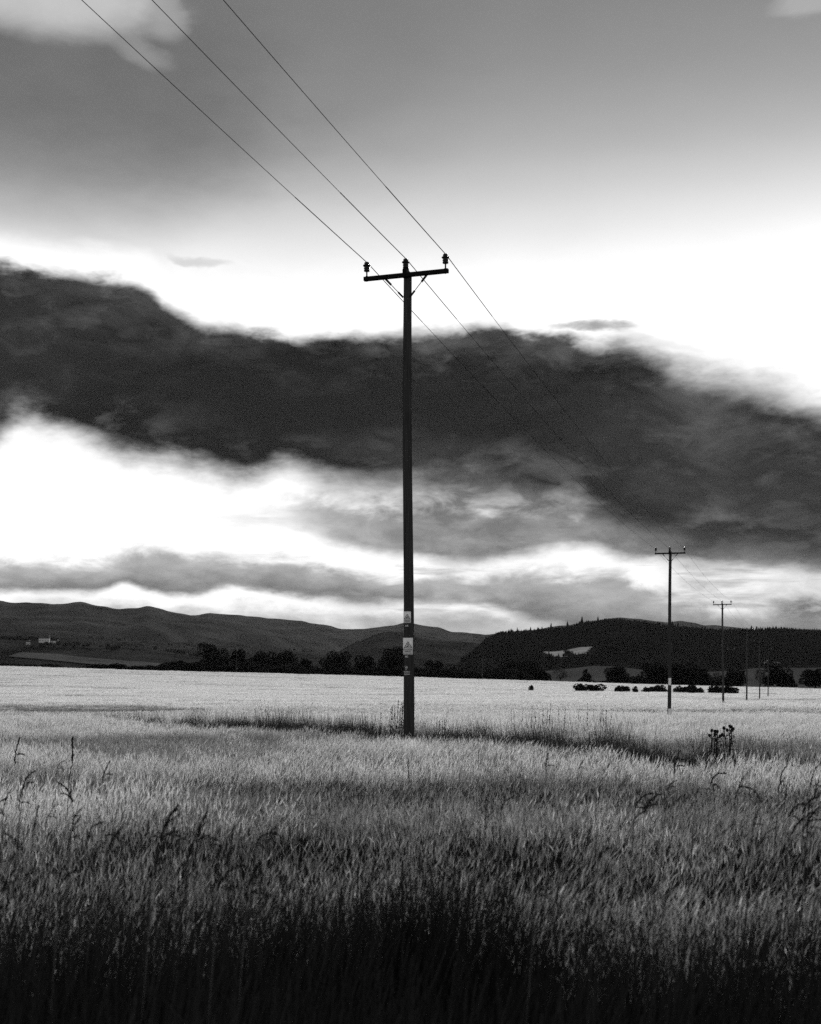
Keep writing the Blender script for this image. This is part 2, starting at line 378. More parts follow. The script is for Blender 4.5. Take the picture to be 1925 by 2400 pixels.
hill('valley_shoulder', 4000, [(-900, 1470), (-200, 1480), (0, 1476), (150, 1482), (300, 1498), (420, 1506), (520, 1512), (620, 1522), (700, 1530), (900, 1530), (1100, 1545), (1300, 1600), (1500, 1640)], 1500, 1300, -15, M['moor2'], 60, n=220, seed=14)
hill('round_hill', 3500, [(560, 1640), (700, 1560), (780, 1532), (812, 1517), (850, 1498), (880, 1486), (905, 1481), (940, 1484), (975, 1492), (1010, 1500), (1060, 1503), (1110, 1507), (1140, 1515), (1200, 1540), (1400, 1640)], 1100, 1100, -15, M['moor2'], 40, n=160, seed=17)
hill('farm_slope', 2300, [(-900, 1480), (-200, 1490), (0, 1500), (110, 1505), (200, 1512), (330, 1524), (450, 1540), (560, 1552), (700, 1566), (900, 1590), (1100, 1640)], 1000, 900, -10, M['moor2'], 18, n=200, seed=23)
hill('wooded_hill', 2600, [(860, 1640), (960, 1600), (1040, 1566), (1085, 1546), (1115, 1525), (1140, 1502), (1170, 1489), (1230, 1486), (1250, 1483), (1330, 1476), (1362, 1468), (1420, 1463), (1500, 1466), (1560, 1474), (1600, 1479), (1700, 1483), (1800, 1482), (1925, 1485), (2200, 1478), (2800, 1470)], 1300, 900, -10, M['wooded'], 26, n=240, seed=31, lift=9)

def drape(name, z, poly, d_a, d_b, off, material, label=None, n=14, wob=.0):
    """field sheet laid on a hill: pixel-free polygon given by azimuth range at two distances"""
    vs = []; fs = []
    for i in range(n):
        t = i / (n - 1); d = d_a + (d_b - d_a) * t
        a = poly[0] + (poly[2] - poly[0]) * t; b = poly[1] + (poly[3] - poly[1]) * t
        a += wob * math.sin(i * 2.1); b += wob * math.sin(i * 1.7 + 1)
        X = (np.linspace(a, b, n) - CX) / F * d; Y = np.full(n, d); vs.append(np.stack([X, Y, z(X, Y) + off], 1))
    for i in range(n - 1):
        for j in range(n - 1): fs.append((i * n + j, i * n + j + 1, (i + 1) * n + j + 1, (i + 1) * n + j))
    o = MB().add(np.concatenate(vs), fs).obj(name, material, smooth=True); tag(o, kind='structure'); return o
def solve_d(z, x, y, lo, hi, n=400):
    """distance at which the ray through azimuth x, elevation y meets the slope"""
    d = np.linspace(lo, hi, n); zz = z((x - CX) / F * d, d); ray = EYE - (y - YH) / F * d
    k = np.argmax(zz >= ray); return float(d[k]) if zz[k] >= ray[k] else hi
zw, zf, zs = HILLS['wooded_hill'], HILLS['farm_slope'], HILLS['valley_shoulder']
da, db = solve_d(zw, 1335, 1541, 1350, 2600), solve_d(zw, 1335, 1525, 1350, 2600)
da_h = da
drape('hay_field', zw, (1293, 1372, 1274, 1388), da, db, 1.5, M['pale'], wob=5)
da, db = solve_d(zw, 1600, 1602, 1300, 2600), solve_d(zw, 1600, 1581, 1300, 2600)
drape('stubble_field', zw, (1270, 2000, 1280, 2000), da, db, 1.5, M['dull'], wob=3)
da, db = solve_d(zf, 250, 1562, 1300, 2300), solve_d(zf, 250, 1548, 1300, 2300)
drape('pasture_field', zf, (20, 480, 50, 440), da, db, 1.5, M['past'], wob=5)

# ------------------------------------------------------------------ foliage pieces
def leaf_cloud(mb, centres, radii, n, size, flat=.8, seed=0):
    r = np.random.default_rng(seed); w = radii ** 2 / (radii ** 2).sum(); k = r.choice(len(centres), n, p=w)
    d = r.normal(size=(n, 3)); d /= np.linalg.norm(d, axis=1)[:, None]
    p = centres[k] + d * (radii[k] * r.uniform(.55, 1.06, n) ** .6)[:, None] * (1, 1, flat)
    a = r.normal(size=(n, 3)); a /= np.linalg.norm(a, axis=1)[:, None]
    b = np.cross(a, r.normal(size=(n, 3))); b /= np.linalg.norm(b, axis=1)[:, None]
    s = size * r.uniform(.6, 1.4, n)[:, None]
    q = np.stack([p - a * s, p + b * s * .6, p + a * s, p - b * s * .6], 1).reshape(-1, 3)
    mb.add(q, (np.arange(n)[:, None] * 4 + np.arange(4)).tolist())
def tree_meshes(seed, kind):
    """unit-height tree: crown, trunk"""
    r = np.random.default_rng(seed); trunk = MB(); crown = MB()
    if kind == 'round':
        n = 16; th = r.uniform(0, 6.28, n); z = r.uniform(.26, .82, n); rr = .30 * np.sqrt(np.clip(1 - ((z - .52) / .44) ** 2, 0, 1)) * r.uniform(.5, 1.05, n)
        c = np.stack([rr * np.cos(th), rr * np.sin(th), z], 1); rad = r.uniform(.12, .21, n)
        leaf_cloud(crown, c, rad, 3000, .030, seed=seed)
        leaf_cloud(crown, np.array([[0, 0, .45], [0, 0, .62]]), np.array([.24, .22]), 700, .05, seed=seed + 1)
    elif kind == 'open':
        n = 13; th = r.uniform(0, 6.28, n); z = r.uniform(.5, .92, n); rr = r.uniform(.12, .34, n)
        c = np.stack([rr * np.cos(th), rr * np.sin(th), z], 1); rad = r.uniform(.07, .13, n)
        leaf_cloud(crown, c, rad, 900, .022, seed=seed)
    elif kind == 'cone':
        n = 14; th = r.uniform(0, 6.28, n); z = np.linspace(.12, .92, n); rr = .20 * (1 - z) * r.uniform(.6, 1.1, n)
        c = np.stack([rr * np.cos(th), rr * np.sin(th), z], 1); rad = .24 * (1.08 - z) + .02
        leaf_cloud(crown, c, rad, 2200, .030, seed=seed)
    trunk.tube([(0, 0, -.03), (.005, 0, .2), (.0, .01, .45), (.01, 0, .7)], [.035, .028, .02, .008], 7)
    for k in range(6 if kind == 'open' else 4):
        a = r.uniform(0, 6.28); z0 = r.uniform(.2, .45); l = r.uniform(.2, .34)
        trunk.tube([(0, 0, z0), (l * .5 * math.cos(a), l * .5 * math.sin(a), z0 + l * .6), (l * math.cos(a), l * math.sin(a), z0 + l * 1.25)], [.014, .009, .003], 5)
    return crown, trunk
TREES = {}
for k, (sd, kd, lf) in enumerate([(1, 'round', 'leaf'), (2, 'round', 'leaf'), (3, 'round', 'leaf'), (4, 'round', 'leaf'), (5, 'open', 'leafp'), (6, 'open', 'leafp'), (7, 'cone', 'leaf')]):
    c, t = tree_meshes(sd, kd); TREES.setdefault(kd, []).append((c.mesh('crown', M[lf]), t.mesh('trunk', M['bark'], True)))
def base_at(x, d, y=None):
    X = (x - CX) / F * d; return X, d, float(ground(X, d))
def tree(x, top, w, kind, d, label, k=0, group='trees standing beyond the far edge of the field', name='tree'):
    X, Y, Z = base_at(x, d); zt = EYE - (top - YH) / F * d; h = zt - Z
    o = empty(name, (X, Y, Z), k * 1.3); tag(o, label, 'tree', group)
    cm, tm = TREES[kind][k % len(TREES[kind])]
    wid = w / F * d / {'round': .82, 'open': .84, 'cone': .5}[kind] / 1.0
    c = link('crown', cm, o); t = link('trunk', tm, o)
    for q in (c, t): q.scale = (wid, wid, h)
    return o
TL = [  # x, top y, width px, kind, distance, label
    (497, 1501, 74, 'round', 640, 'large round dark tree, leftmost and tallest of the tree line left of the near pole'),
    (560, 1514, 44, 'round', 648, 'dark rounded tree just right of the tallest left-hand tree'),
    (603, 1518, 58, 'round', 655, 'broad dark tree, third from the left in the left tree line'),
    (650, 1523, 50, 'round', 645, 'dark tree in the middle of the left tree line, fourth from its left end'),
    (681, 1520, 46, 'round', 650, 'dark tree with a flat top, fifth from the left in the left tree line'),
    (716, 1537, 36, 'round', 640, 'small rounded dark tree left of the gap in the left tree line'),
    (788, 1517, 74, 'round', 640, 'wide dark tree right of the gap in the left tree line'),
    (855, 1531, 54, 'round', 650, 'medium dark tree between the wide tree and the tree behind the near pole'),
    (928, 1509, 84, 'round', 645, 'big dark tree partly hidden behind the near pole'),
    (1018, 1541, 46, 'round', 650, 'dark squarish tree just right of the near pole'),
    (1070, 1552, 60, 'open', 665, 'thin low tree between the near pole and the small far pole'),
    (1140, 1540, 66, 'open', 640, 'thin pale open-crowned tree above the small far pole'),
    (1192, 1544, 62, 'round', 645, 'dark tree on the left end of the clump below the pale hay field'),
    (1237, 1539, 66, 'round', 640, 'tallest dark tree of the clump left below the pale hay field'),
    (1272, 1562, 40, 'round', 630, 'low dark tree on the right end of the clump below the hay field'),
    (1315, 1562, 40, 'open', 630, 'small pale sparse tree standing alone beneath the hay field'),
    (1374, 1566, 34, 'cone', 600, 'small conical dark tree standing alone at the field edge'),
    (1446, 1557, 66, 'round', 590, 'low rounded dark tree alone left of the second pole'),
    (1540, 1547, 76, 'round', 600, 'broad dark tree just left of the second pole'),
    (1602, 1550, 72, 'round', 605, 'broad dark tree just right of the second pole'),
    (1640, 1562, 54, 'round', 600, 'lower dark tree between the second and third poles'),
    (1677, 1574, 34, 'open', 590, 'small pale thin tree behind the third pole'),
    (1722, 1561, 56, 'round', 595, 'dark tree between the third and fourth poles'),
    (1783, 1566, 34, 'open', 600, 'thin tree beside the fifth pole'),
    (1822, 1555, 66, 'round', 590, 'rounded dark tree just right of the farthest pole'),
    (1912, 1563, 70, 'round', 590, 'dark tree cut by the right edge of the picture'),
]
for i, (x, t, w, kd, d, lb) in enumerate(TL): tree(x, t, w, kd, d, lb, i)

def bush_mesh(seed, n=700):
    r = np.random.default_rng(seed); mb = MB(); m = 9
    c = np.stack([r.uniform(-.34, .34, m), r.uniform(-.3, .3, m), r.uniform(.25, .55, m)], 1); leaf_cloud(mb, c, r.uniform(.2, .34, m), n, .085, .9, seed)
    return mb.mesh('foliage', M['leaf'])
def bush_stems(seed):
    r = np.random.default_rng(seed); mb = MB()
    for k in range(6):
        a = r.uniform(0, 6.28); mb.tube([(0, 0, -.1), (.12 * math.cos(a), .12 * math.sin(a), .3), (.26 * math.cos(a), .26 * math.sin(a), .7)], [.02, .014, .004], 5)
    return mb.mesh('stem', M['bark'])
BM = [(bush_mesh(40 + k), bush_stems(60 + k)) for k in range(4)]
def bush(x, top, w, hpx, d, label, group, k=0, name='bush', cat='bush', base=None):
    X, Y, Z = base_at(x, d); zt = EYE - (top - YH) / F * d; w = w * 1.25
    o = empty(name, (X, Y, Z), k * 1.9); tag(o, label, cat, group)
    h = zt - Z; wd = w / F * d
    f = link('foliage', BM[k % 4][0], o); s = link('stem', BM[k % 4][1], o)
    for q in (f, s): q.scale = (wd, wd, h / .80)
    return o
# broken hedge between the two fields on the right
HB = [(1245, 1603, 9, 'tiny dark bush at the left end of the broken hedge'), (1366, 1603, 28, 'low dark bush below the small conical tree'), (1396, 1604, 32, 'low spreading bush left of the round lone tree'),
      (1450, 1607, 16, 'small low bush below the round lone tree'), (1463, 1604, 20, 'bush with a pointed top below the round lone tree'), (1490, 1609, 10, 'tiny bush midway to the second pole in the hedge'),
      (1514, 1611, 14, 'very low bush a little left of the second pole'), (1541, 1605, 26, 'rounded bush left of the second pole'), (1557, 1611, 14, 'small bush touching the left side of the second pole'),
      (1587, 1612, 14, 'small bush just right of the second pole'), (1601, 1608, 20, 'bush second from the second pole on its right'), (1621, 1604, 26, 'tallest bush between the second and third poles'), (1640, 1609, 20, 'bush on the right of the tallest hedge bush'),
      (1674, 1606, 26, 'bush just left of the third pole'), (1695, 1611, 24, 'low bush behind the third pole'), (1713, 1607, 24, 'rounded bush just right of the third pole')]
for i, (x, t, w, lb) in enumerate(HB): bush(x, t, w, 12, 330 + 6 * math.sin(i), lb + ', field hedge', 'bushes of the broken hedge in the barley', i)
# hedgerow on the far left edge of the field
HL = [(20, 1556, 46, 'dark bush at the far left edge of the field'), (92, 1557, 60, 'low dark hedge bush under the farm slope'), (122, 1559, 40, 'small bush right of the low hedge under the farm'), (200, 1560, 26, 'small lone bush in the left field edge'),
      (235, 1557, 50, 'wide low bush below the pale pasture'), (268, 1556, 44, 'rounded hedge bush below the pale pasture'), (312, 1560, 44, 'low hedge bush left of the dark thicket'), (362, 1556, 50, 'left bush of the dark thicket before the tallest tree'),
      (402, 1552, 54, 'middle bush of the dark thicket before the tallest tree'), (442, 1550, 56, 'right bush of the dark thicket touching the tallest tree')]
for i, (x, t, w, lb) in enumerate(HL): bush(x, t, w, 14, 556 + 5 * math.sin(i * 2), lb, 'hedge bushes along the left field edge', i + 1)
# understorey filling below the tree line
UB = [(530, 1556, 60), (585, 1552, 70), (640, 1554, 66), (690, 1556, 66), (735, 1565, 50), (770, 1566, 44), (830, 1560, 60), (890, 1562, 60), (985, 1560, 70), (1045, 1566, 64), (1100, 1568, 60), (1165, 1570, 60), (1215, 1570, 60), (1500, 1584, 40), (1570, 1580, 60), (1660, 1585, 30), (1705, 1582, 50), (1845, 1582, 40)]
for i, (x, t, w) in enumerate(UB): bush(x, t, w, 14, 622 + 4 * math.sin(i * 2), 'dark undergrowth bush under the far tree line, %s from the left' % ORD[i], 'undergrowth along the far tree line', i + 2)

# forest on the wooded hill: reads as one mass of conifers
def points_obj(name, P, variant, rot, scl, coll):
    me = bpy.data.meshes.new(name); me.from_pydata(np.asarray(P).tolist(), [], [])
    a = me.attributes.new('v', 'INT', 'POINT'); a.data.foreach_set('value', np.asarray(variant, np.int32))
    a = me.attributes.new('rot', 'FLOAT_VECTOR', 'POINT'); a.data.foreach_set('vector', np.asarray(rot, np.float32).ravel())
    a = me.attributes.new('scl', 'FLOAT_VECTOR', 'POINT'); a.data.foreach_set('vector', np.asarray(scl, np.float32).ravel())
    o = bpy.data.objects.new(name, me); COL.objects.link(o)
    ng = bpy.data.node_groups.new(name + ' scatter', 'GeometryNodeTree')
    ng.interface.new_socket('Geometry', in_out='INPUT', socket_type='NodeSocketGeometry'); ng.interface.new_socket('Geometry', in_out='OUTPUT', socket_type='NodeSocketGeometry')
    N = ng.nodes.new; gi, go = N('NodeGroupInput'), N('NodeGroupOutput'); ip = N('GeometryNodeInstanceOnPoints'); ci = N('GeometryNodeCollectionInfo')
    ci.inputs['Collection'].default_value = coll; ci.inputs['Separate Children'].default_value = True; ci.inputs['Reset Children'].default_value = True
    def attr(nm, ty):
        n = N('GeometryNodeInputNamedAttribute'); n.data_type = ty; n.inputs['Name'].default_value = nm; return n.outputs['Attribute']
    er = N('FunctionNodeEulerToRotation'); ln = ng.links.new
    ln(gi.outputs[0], ip.inputs['Points']); ln(ci.outputs[0], ip.inputs['Instance']); ip.inputs['Pick Instance'].default_value = True
    ln(attr('v', 'INT'), ip.inputs['Instance Index']); ln(attr('rot', 'FLOAT_VECTOR'), er.inputs[0]); ln(er.outputs[0], ip.inputs['Rotation'])
    ln(attr('scl', 'FLOAT_VECTOR'), ip.inputs['Scale']); ln(ip.outputs[0], go.inputs[0])
    md = o.modifiers.new('scatter', 'NODES'); md.node_group = ng
    return o
def variants(name, meshes):
    c = bpy.data.collections.new(name)
    for k, me in enumerate(meshes): c.objects.link(bpy.data.objects.new('%s_%02d' % (name, k), me))
    return c
def conifer_mesh(seed):
    r = np.random.default_rng(seed); mb = MB()
    for k in range(5):
        z0 = .08 + k * .17; z1 = min(z0 + .36, 1.0); rad = .20 * (1 - k * .18); q = 7
        ring = [(rad * r.uniform(.7, 1.2) * math.cos(2 * math.pi * j / q), rad * r.uniform(.7, 1.2) * math.sin(2 * math.pi * j / q), z0 + r.uniform(-.03, .03)) for j in range(q)]
        mb.add(ring + [(r.uniform(-.01, .01), 0, z1)], [(j, (j + 1) % q, q) for j in range(q)])
    mb.tube([(0, 0, -.05), (0, 0, .2)], [.02, .018], 5)
    return mb.mesh('conifer', M['conifer'])
n = 11000
px = rng.uniform(1080, 2250, n); dd = 2600 - 1150 * rng.uniform(-.05, 1, n) ** 1.0 if False else rng.uniform(1700, 2640, n)
X = (px - CX) / F * dd; Z = zw(X, dd)
keep = (Z > -5 + 25) & ~((np.abs(px - 1332) < 62) & (dd < solve_d(zw, 1335, 1523, 1350, 2600) + 6) & (dd > da_h - 60)) & (vnoise(X / 90, dd / 90, 61) > -.36)
X, dd, Z, px = X[keep], dd[keep], Z[keep], px[keep]
h = (8 + 4 * vnoise(X / 60, dd / 60, 63) * 2 + rng.normal(size=len(X)) * 1.3).clip(4, 12) * (1 + .55 * (rng.random(len(X)) > .988)); fo = points_obj('conifer_forest', np.stack([X, dd, Z], 1), rng.integers(0, 4, len(X)), np.stack([0 * X, 0 * X, rng.uniform(0, 6.28, len(X))], 1), np.stack([h * 1.25, h * 1.25, h], 1), variants('conifer_kind', [conifer_mesh(k) for k in range(4)]))
tag(fo, 'black conifer plantation covering the hill on the right', 'forest', kind='stuff')
def hill_tree(x, y0, top, w, k, lb):
    d = solve_d(zw, x, y0, 1320, 2600) - 6; X = (x - CX) / F * d; Z = float(zw(X, d)) - .5; h = EYE - (top - YH) / F * d - Z
    o = empty('tree', (X, d, Z), k); tag(o, lb, 'tree', 'trees around the pale hay field')
    for nm, me in (('crown', TREES['round'][k % 4][0]), ('trunk', TREES['round'][k % 4][1])): q = link(nm, me, o); wd = w / F * d / .82; q.scale = (wd, wd, h)
hill_tree(1331, 1541, 1522, 24, 0, 'dark tree splitting the pale hay field on the hill')
hill_tree(1288, 1543, 1532, 16, 1, 'small dark tree at the lower left corner of the hay field')
hill_tree(1306, 1544, 1536, 14, 2, 'low dark tree under the left half of the hay field')
hill_tree(1352, 1542, 1534, 16, 3, 'low dark tree under the right half of the hay field')
hill_tree(1380, 1541, 1531, 20, 0, 'small dark tree at the right corner of the hay field')
# scattered woodland on the lower left slopes
n = 2600
px = rng.uniform(-150, 900, n); dd = np.where(rng.random(n) < .5, rng.uniform(1500, 2300, n), rng.uniform(2700, 4000, n)); X = (px - CX) / F * dd
keep = (vnoise(X / 160, dd / 120, 71) > .08); X, dd = X[keep], dd[keep]; Z = np.where(dd < 2400, zf(X, dd), zs(X, dd))
keep = Z > 0; X, dd, Z = X[keep], dd[keep], Z[keep]; h = rng.uniform(4, 9, len(X))
wo = points_obj('hillside_copse', np.stack([X, dd, Z], 1), rng.integers(0, 4, len(X)), np.stack([0 * X, 0 * X, rng.uniform(0, 6.28, len(X))], 1), np.stack([h * 1.1, h * 1.1, h * .95], 1), variants('copse_kind', [TREES['round'][k][0] for k in range(4)]))
tag(wo, 'dark copses scattered over the farm slope on the left', 'woodland', kind='stuff')

# ------------------------------------------------------------------ farm and cottages
def house(x, y, w, dep, hgt, z, lo, hi, label, group, rz=0.2, name='farmhouse'):
    d = solve_d(z, x, y, lo, hi); X = (x - CX) / F * d; Z = float(z(X, d)) - .8
    o = empty(name, (X, d, Z), rz); tag(o, label, 'house', group)
    a, b = w / 2, dep / 2; rh = hgt * .45
    MB().add([(-a, -b, 0), (a, -b, 0), (a, b, 0), (-a, b, 0), (-a, -b, hgt), (a, -b, hgt), (a, b, hgt), (-a, b, hgt), (-a, 0, hgt + rh), (a, 0, hgt + rh)],
             [(0, 1, 5, 4), (2, 3, 7, 6), (1, 2, 6, 9, 5), (3, 0, 4, 8, 7)]).obj('wall', M['render'], o)
    t = .25
    rf = MB().add([(-a - t, -b - t, hgt - .1), (a + t, -b - t, hgt - .1), (a + t, 0, hgt + rh + .15), (-a - t, 0, hgt + rh + .15), (a + t, b + t, hgt - .1), (-a - t, b + t, hgt - .1)], [(0, 1, 2, 3), (3, 2, 4, 5)]).obj('roof', M['slate'], o)
    MB().box((a - .7, 0, hgt + rh + .5), (.4, .4, .8)).obj('chimney', M['render'], rf)
    nw = max(2, int(w / 4))
    for k in range(nw):
        f = MB().box((-a + (k + .5) * w / nw, -b - .03, hgt * .55), (.55, .05, .7)).obj('window', M['pane'], o)
    MB().box((0.2, -b - .03, 1.0), (.5, .05, 1.0)).obj('door', M['pane'], o)
    return o
house(104, 1507, 16, 7, 7.5, zf, 1350, 2290, 'white farmhouse high on the far left slope', 'buildings of the hillside farm', .15)
house(129, 1508, 11, 6, 4.2, zf, 1350, 2290, 'small white outbuilding right of the hillside farmhouse', 'buildings of the hillside farm', -.1, 'outbuilding')
house(66, 1511, 6, 5, 4.5, zf, 1350, 2290, 'tiny pale shed left of the hillside farmhouse', 'buildings of the hillside farm', .3, 'shed')
for k, (x, y, w) in enumerate([(1672, 1515, 6), (1687, 1518, 7), (1711, 1524, 9), (1722, 1522, 8)]):
    house(x, y, w, 5, 3.2, zw, 1350, 2500, ['leftmost tiny cottage on the wooded hill behind the third pole', 'second tiny cottage from the left on the wooded hill', 'third tiny cottage from the left on the wooded hill', 'rightmost tiny cottage of the row on the wooded hill'][k], 'cottages among the conifers', .2 * k, 'cottage')
house(1793, 1556, 8, 5, 3.0, zw, 1320, 2500, 'low cottage at the hill foot beside the fifth pole', 'cottages among the conifers', 0, 'cottage')
house(1820, 1556, 8, 5, 3.0, zw, 1320, 2500, 'low cottage at the hill foot above the farthest pole', 'cottages among the conifers', .1, 'cottage')

# ------------------------------------------------------------------ poles
D1 = 24.6; TH = math.atan((1889 - CX) / F); STEP = 46.9
PD = [D1 + STEP * k for k in range(-1, 6)]                 # distances; the first one stands behind the camera
TANT = math.tan(TH)
POLE_X = lambda d: (958 - CX) / F * D1 + (d - D1) * TANT
ARM_Z = 9.425                                               # crossarm above the ground at the near pole
def text_mesh(s, size, align='CENTER'):
    c = bpy.data.curves.new('txt', 'FONT'); c.body = s; c.size = size; c.align_x = align; c.extrude = .0008; c.resolution_u = 3
    o = bpy.data.objects.new('txt', c); COL.objects.link(o)
    dg = bpy.context.evaluated_depsgraph_get(); dg.update(); me = bpy.data.meshes.new_from_object(o.evaluated_get(dg))
    bpy.data.objects.remove(o); return me
def insulator_mb(z0):
    prof = [(.020, 0), (.054, .0), (.056, .016), (.047, .034), (.046, .042), (.058, .050), (.056, .060), (.048, .070), (.050, .084), (.060, .092), (.074, .106), (.073, .114), (.058, .122), (.050, .128), (.044, .136), (.050, .146), (.048, .158), (.036, .172), (.012, .177)]
    return MB().lathe([(r, z + z0) for r, z in prof], 18)
def make_pole(full):
    o = empty('utility_pole')
    H = 9.57; zs_ = np.linspace(-.9, H, 26)
    r0, r1 = .106, .076
    mb = MB(); k = 20; vs = []
    for z in zs_:
        rr = r0 + (r1 - r0) * max(z, 0) / H
        for q in range(k):
            w = 2 * math.pi * q / k; e = 1 + .018 * math.sin(3 * w + z * .4) + .012 * math.sin(7 * w + z * 1.3)
            x, y = rr * e * math.cos(w), rr * e * math.sin(w)
            zz = z + (-.07 * (x / rr + .2) if z == zs_[-1] and x / rr > -.2 else 0)
            vs.append((x + .012 * math.sin(z * .7), y, zz))
    m = len(zs_); fs = [(i * k + q, i * k + (q + 1) % k, (i + 1) * k + (q + 1) % k, (i + 1) * k + q) for i in range(m - 1) for q in range(k)] + [tuple((m - 1) * k + q for q in range(k))]
    mb.add(vs, fs).obj('shaft', M['wood'], o, True)
    ay = -.115
    MB().box((0, ay, ARM_Z), (.83, .038, .036)).obj('crossarm', M['arm'], o)
    if full:
        MB().tube([(0, ay - .06, ARM_Z), (0, .12, ARM_Z)], .011, 8).obj('bolt', M['steel'], o)
    for s in (-1, 1):
        i = insulator_mb(ARM_Z + .145).obj('insulator', M['porcelain'], o, True, (s * .775, ay, 0))
        MB().tube([(0, 0, ARM_Z - .05), (0, 0, ARM_Z + .16)], .0145, 8).obj('pin', M['steel'], i)
        if full: MB().lathe([(.026, ARM_Z + .036), (.026, ARM_Z + .05), (.016, ARM_Z + .056)], 6).obj('nut', M['steel'], i)
        # brace: thin rod with flattened ends
        a = np.array((s * .40, ay + .02, ARM_Z - .036)); b = np.array((s * .082, ay + .05, ARM_Z - .385)); u = (b - a) / np.linalg.norm(b - a)
        br = MB(); br.tube([a, b], .0075, 7)
        side = np.cross(u, (0, 1, 0)); rot = np.stack([side, np.array((0., 1, 0)), u], 1)
        br.box(a + u * .065, (.020, .006, .085), rot); br.box(b - u * .05, (.018, .006, .07), rot)
        br.obj('brace', M['steel'], o)
    i = insulator_mb(H + .02).obj('insulator', M['porcelain'], o, True, (-.03, -.02, 0))
    MB().tube([(0, 0, H - .2), (0, 0, H + .06)], .02, 8).obj('pin', M['steel'], i)
    MB().lathe([(.062, H - .16), (.066, H - .02), (.055, H + .01), (.03, H + .03)], 12).obj('cap_bracket', M['arm'], i, True)
    return o
def front_y(z): return -(.106 - .030 * z / 9.6) - .004
def add_sign(o, z, w, h, xoff, lines, seed, tall):
    """enamel plate nailed to the side of the shaft that faces the camera"""
    s = MB(); nseg = 8; vs = []
    for i in range(nseg + 1):
        u = -w / 2 + w * i / nseg
        for zz in (-h / 2, h / 2): vs += [(u, .012 * (2 * u / w) ** 2, zz), (u, .012 * (2 * u / w) ** 2 + .002, zz)]
    fs = []
    for i in range(nseg):
        a = i * 4; b = a + 4
        fs += [(a, b, b + 2, a + 2), (a + 1, a + 3, b + 3, b + 1), (a + 2, b + 2, b + 3, a + 3), (a, a + 1, b + 1, b)]
    fs += [(0, 2, 3, 1), (nseg * 4, nseg * 4 + 1, nseg * 4 + 3, nseg * 4 + 2)]
    p = s.add(vs, fs).obj('warning_sign', M['sign'], o, True, (xoff, front_y(z) - .006, z))
    e = -.0045
    def prism(poly, nm, inner=None):
        mb = MB()
        if inner is None:
            k = len(poly); mb.add([(x, e, q) for x, q in poly] + [(x, e + .003, q) for x, q in poly], [tuple(range(k))] + [(j, j + k, (j + 1) % k + k, (j + 1) % k) for j in range(k)])
        else:
            k = len(poly); mb.add([(x, e, q) for x, q in poly] + [(x, e, q) for x, q in inner], [(j, (j + 1) % k, (j + 1) % k + k, j + k) for j in range(k)])
        return mb.obj(nm, M['ink'], p)
    b = w * .43; cz = h * (.06 if tall else .04); th = b * 1.62; z0 = cz - th * .42
    prism([(-b, z0), (b, z0), (0, z0 + th)], 'triangle', [(-b * .80, z0 + th * .075), (b * .80, z0 + th * .075), (0, z0 + th * .85)])
    prism([(-.10 * b, z0 + th * .66), (.16 * b, z0 + th * .60), (.02 * b, z0 + th * .52), (.2 * b, z0 + th * .46), (.02 * b, z0 + th * .36), (-.02 * b, z0 + th * .44), (-.18 * b, z0 + th * .50), (-.06 * b, z0 + th * .57)], 'lightning_symbol')
    prism([(-.42 * b, z0 + th * .20), (-.30 * b, z0 + th * .30), (-.06 * b, z0 + th * .36), (.16 * b, z0 + th * .34), (.40 * b, z0 + th * .28), (.42 * b, z0 + th * .18), (.22 * b, z0 + th * .24), (.0, z0 + th * .25), (-.2 * b, z0 + th * .14)], 'fallen_figure_symbol')
    for k, ln in enumerate(lines):
        t = link('lettering', text_mesh(ln, w * (.148 if len(ln) > 10 else .17)), p, (0, e, z0 - h * (.115 + .105 * k))); t.data.materials.append(M['ink']); t.rotation_euler = (R(90), 0, 0)
        t.scale = (.82, 1, 1)
    for s_ in (-1, 1):
        MB().lathe([(.004, 0), (.004, .004), (.001, .005)], 8).obj('nail', M['steel'], p, loc=(s_ * w * .42, -.001, s_ * h * .44)).rotation_euler = (R(90), 0, 0)
    return p
def add_text(o, z, x, txt, size, nm):
    t = link(nm, text_mesh(txt, size), o, (x, front_y(z) - .006, z)); t.data.materials.append(M['tagp']); t.rotation_euler = (R(90), 0, 0); return t

near = make_pole(True)
gx, gz = POLE_X(D1), float(ground(POLE_X(D1), D1))
px2m = D1 / F
def zl(y): return EYE - (y - YH) * px2m - gz
near.location = (gx, D1, gz); near.rotation_euler = (R(0), R(-.12), -TH)
# signs face the camera, so they hang on a holder turned back by the line's angle
def faced(ob):                                             # turn a part about the shaft so that it faces the camera
    a = TH; x, y, z = ob.location
    ob.location = (x * math.cos(a) - y * math.sin(a), x * math.sin(a) + y * math.cos(a), z); ob.rotation_euler = (ob.rotation_euler[0], ob.rotation_euler[1], ob.rotation_euler[2] + a)
faced(add_sign(near, zl(1447.5), .139, .218, -.020, ['HIGH VOLTAGE', 'OVERHEAD'], 1, False))
faced(add_sign(near, zl(1515.2), .186, .316, -.006, ['DANGER OF DEATH', 'KEEP OFF'], 2, True))
faced(add_text(near, zl(1469.6), -.030, 'A8', .055, 'number_tag'))
faced(add_text(near, zl(1541.6), -.034, '80', .055, 'number_tag'))
for y, s, z_ in ((1566.6, '28', .058), (1571.4, '0', .045)): faced(add_text(near, zl(y), -.043, s, z_, 'stencil_mark'))
faced(add_text(near, zl(1576.8), -.030, 'X006C', .042, 'owner_plate')); faced(add_text(near, zl(1582.2), -.030, 'A0004', .042, 'owner_plate'))
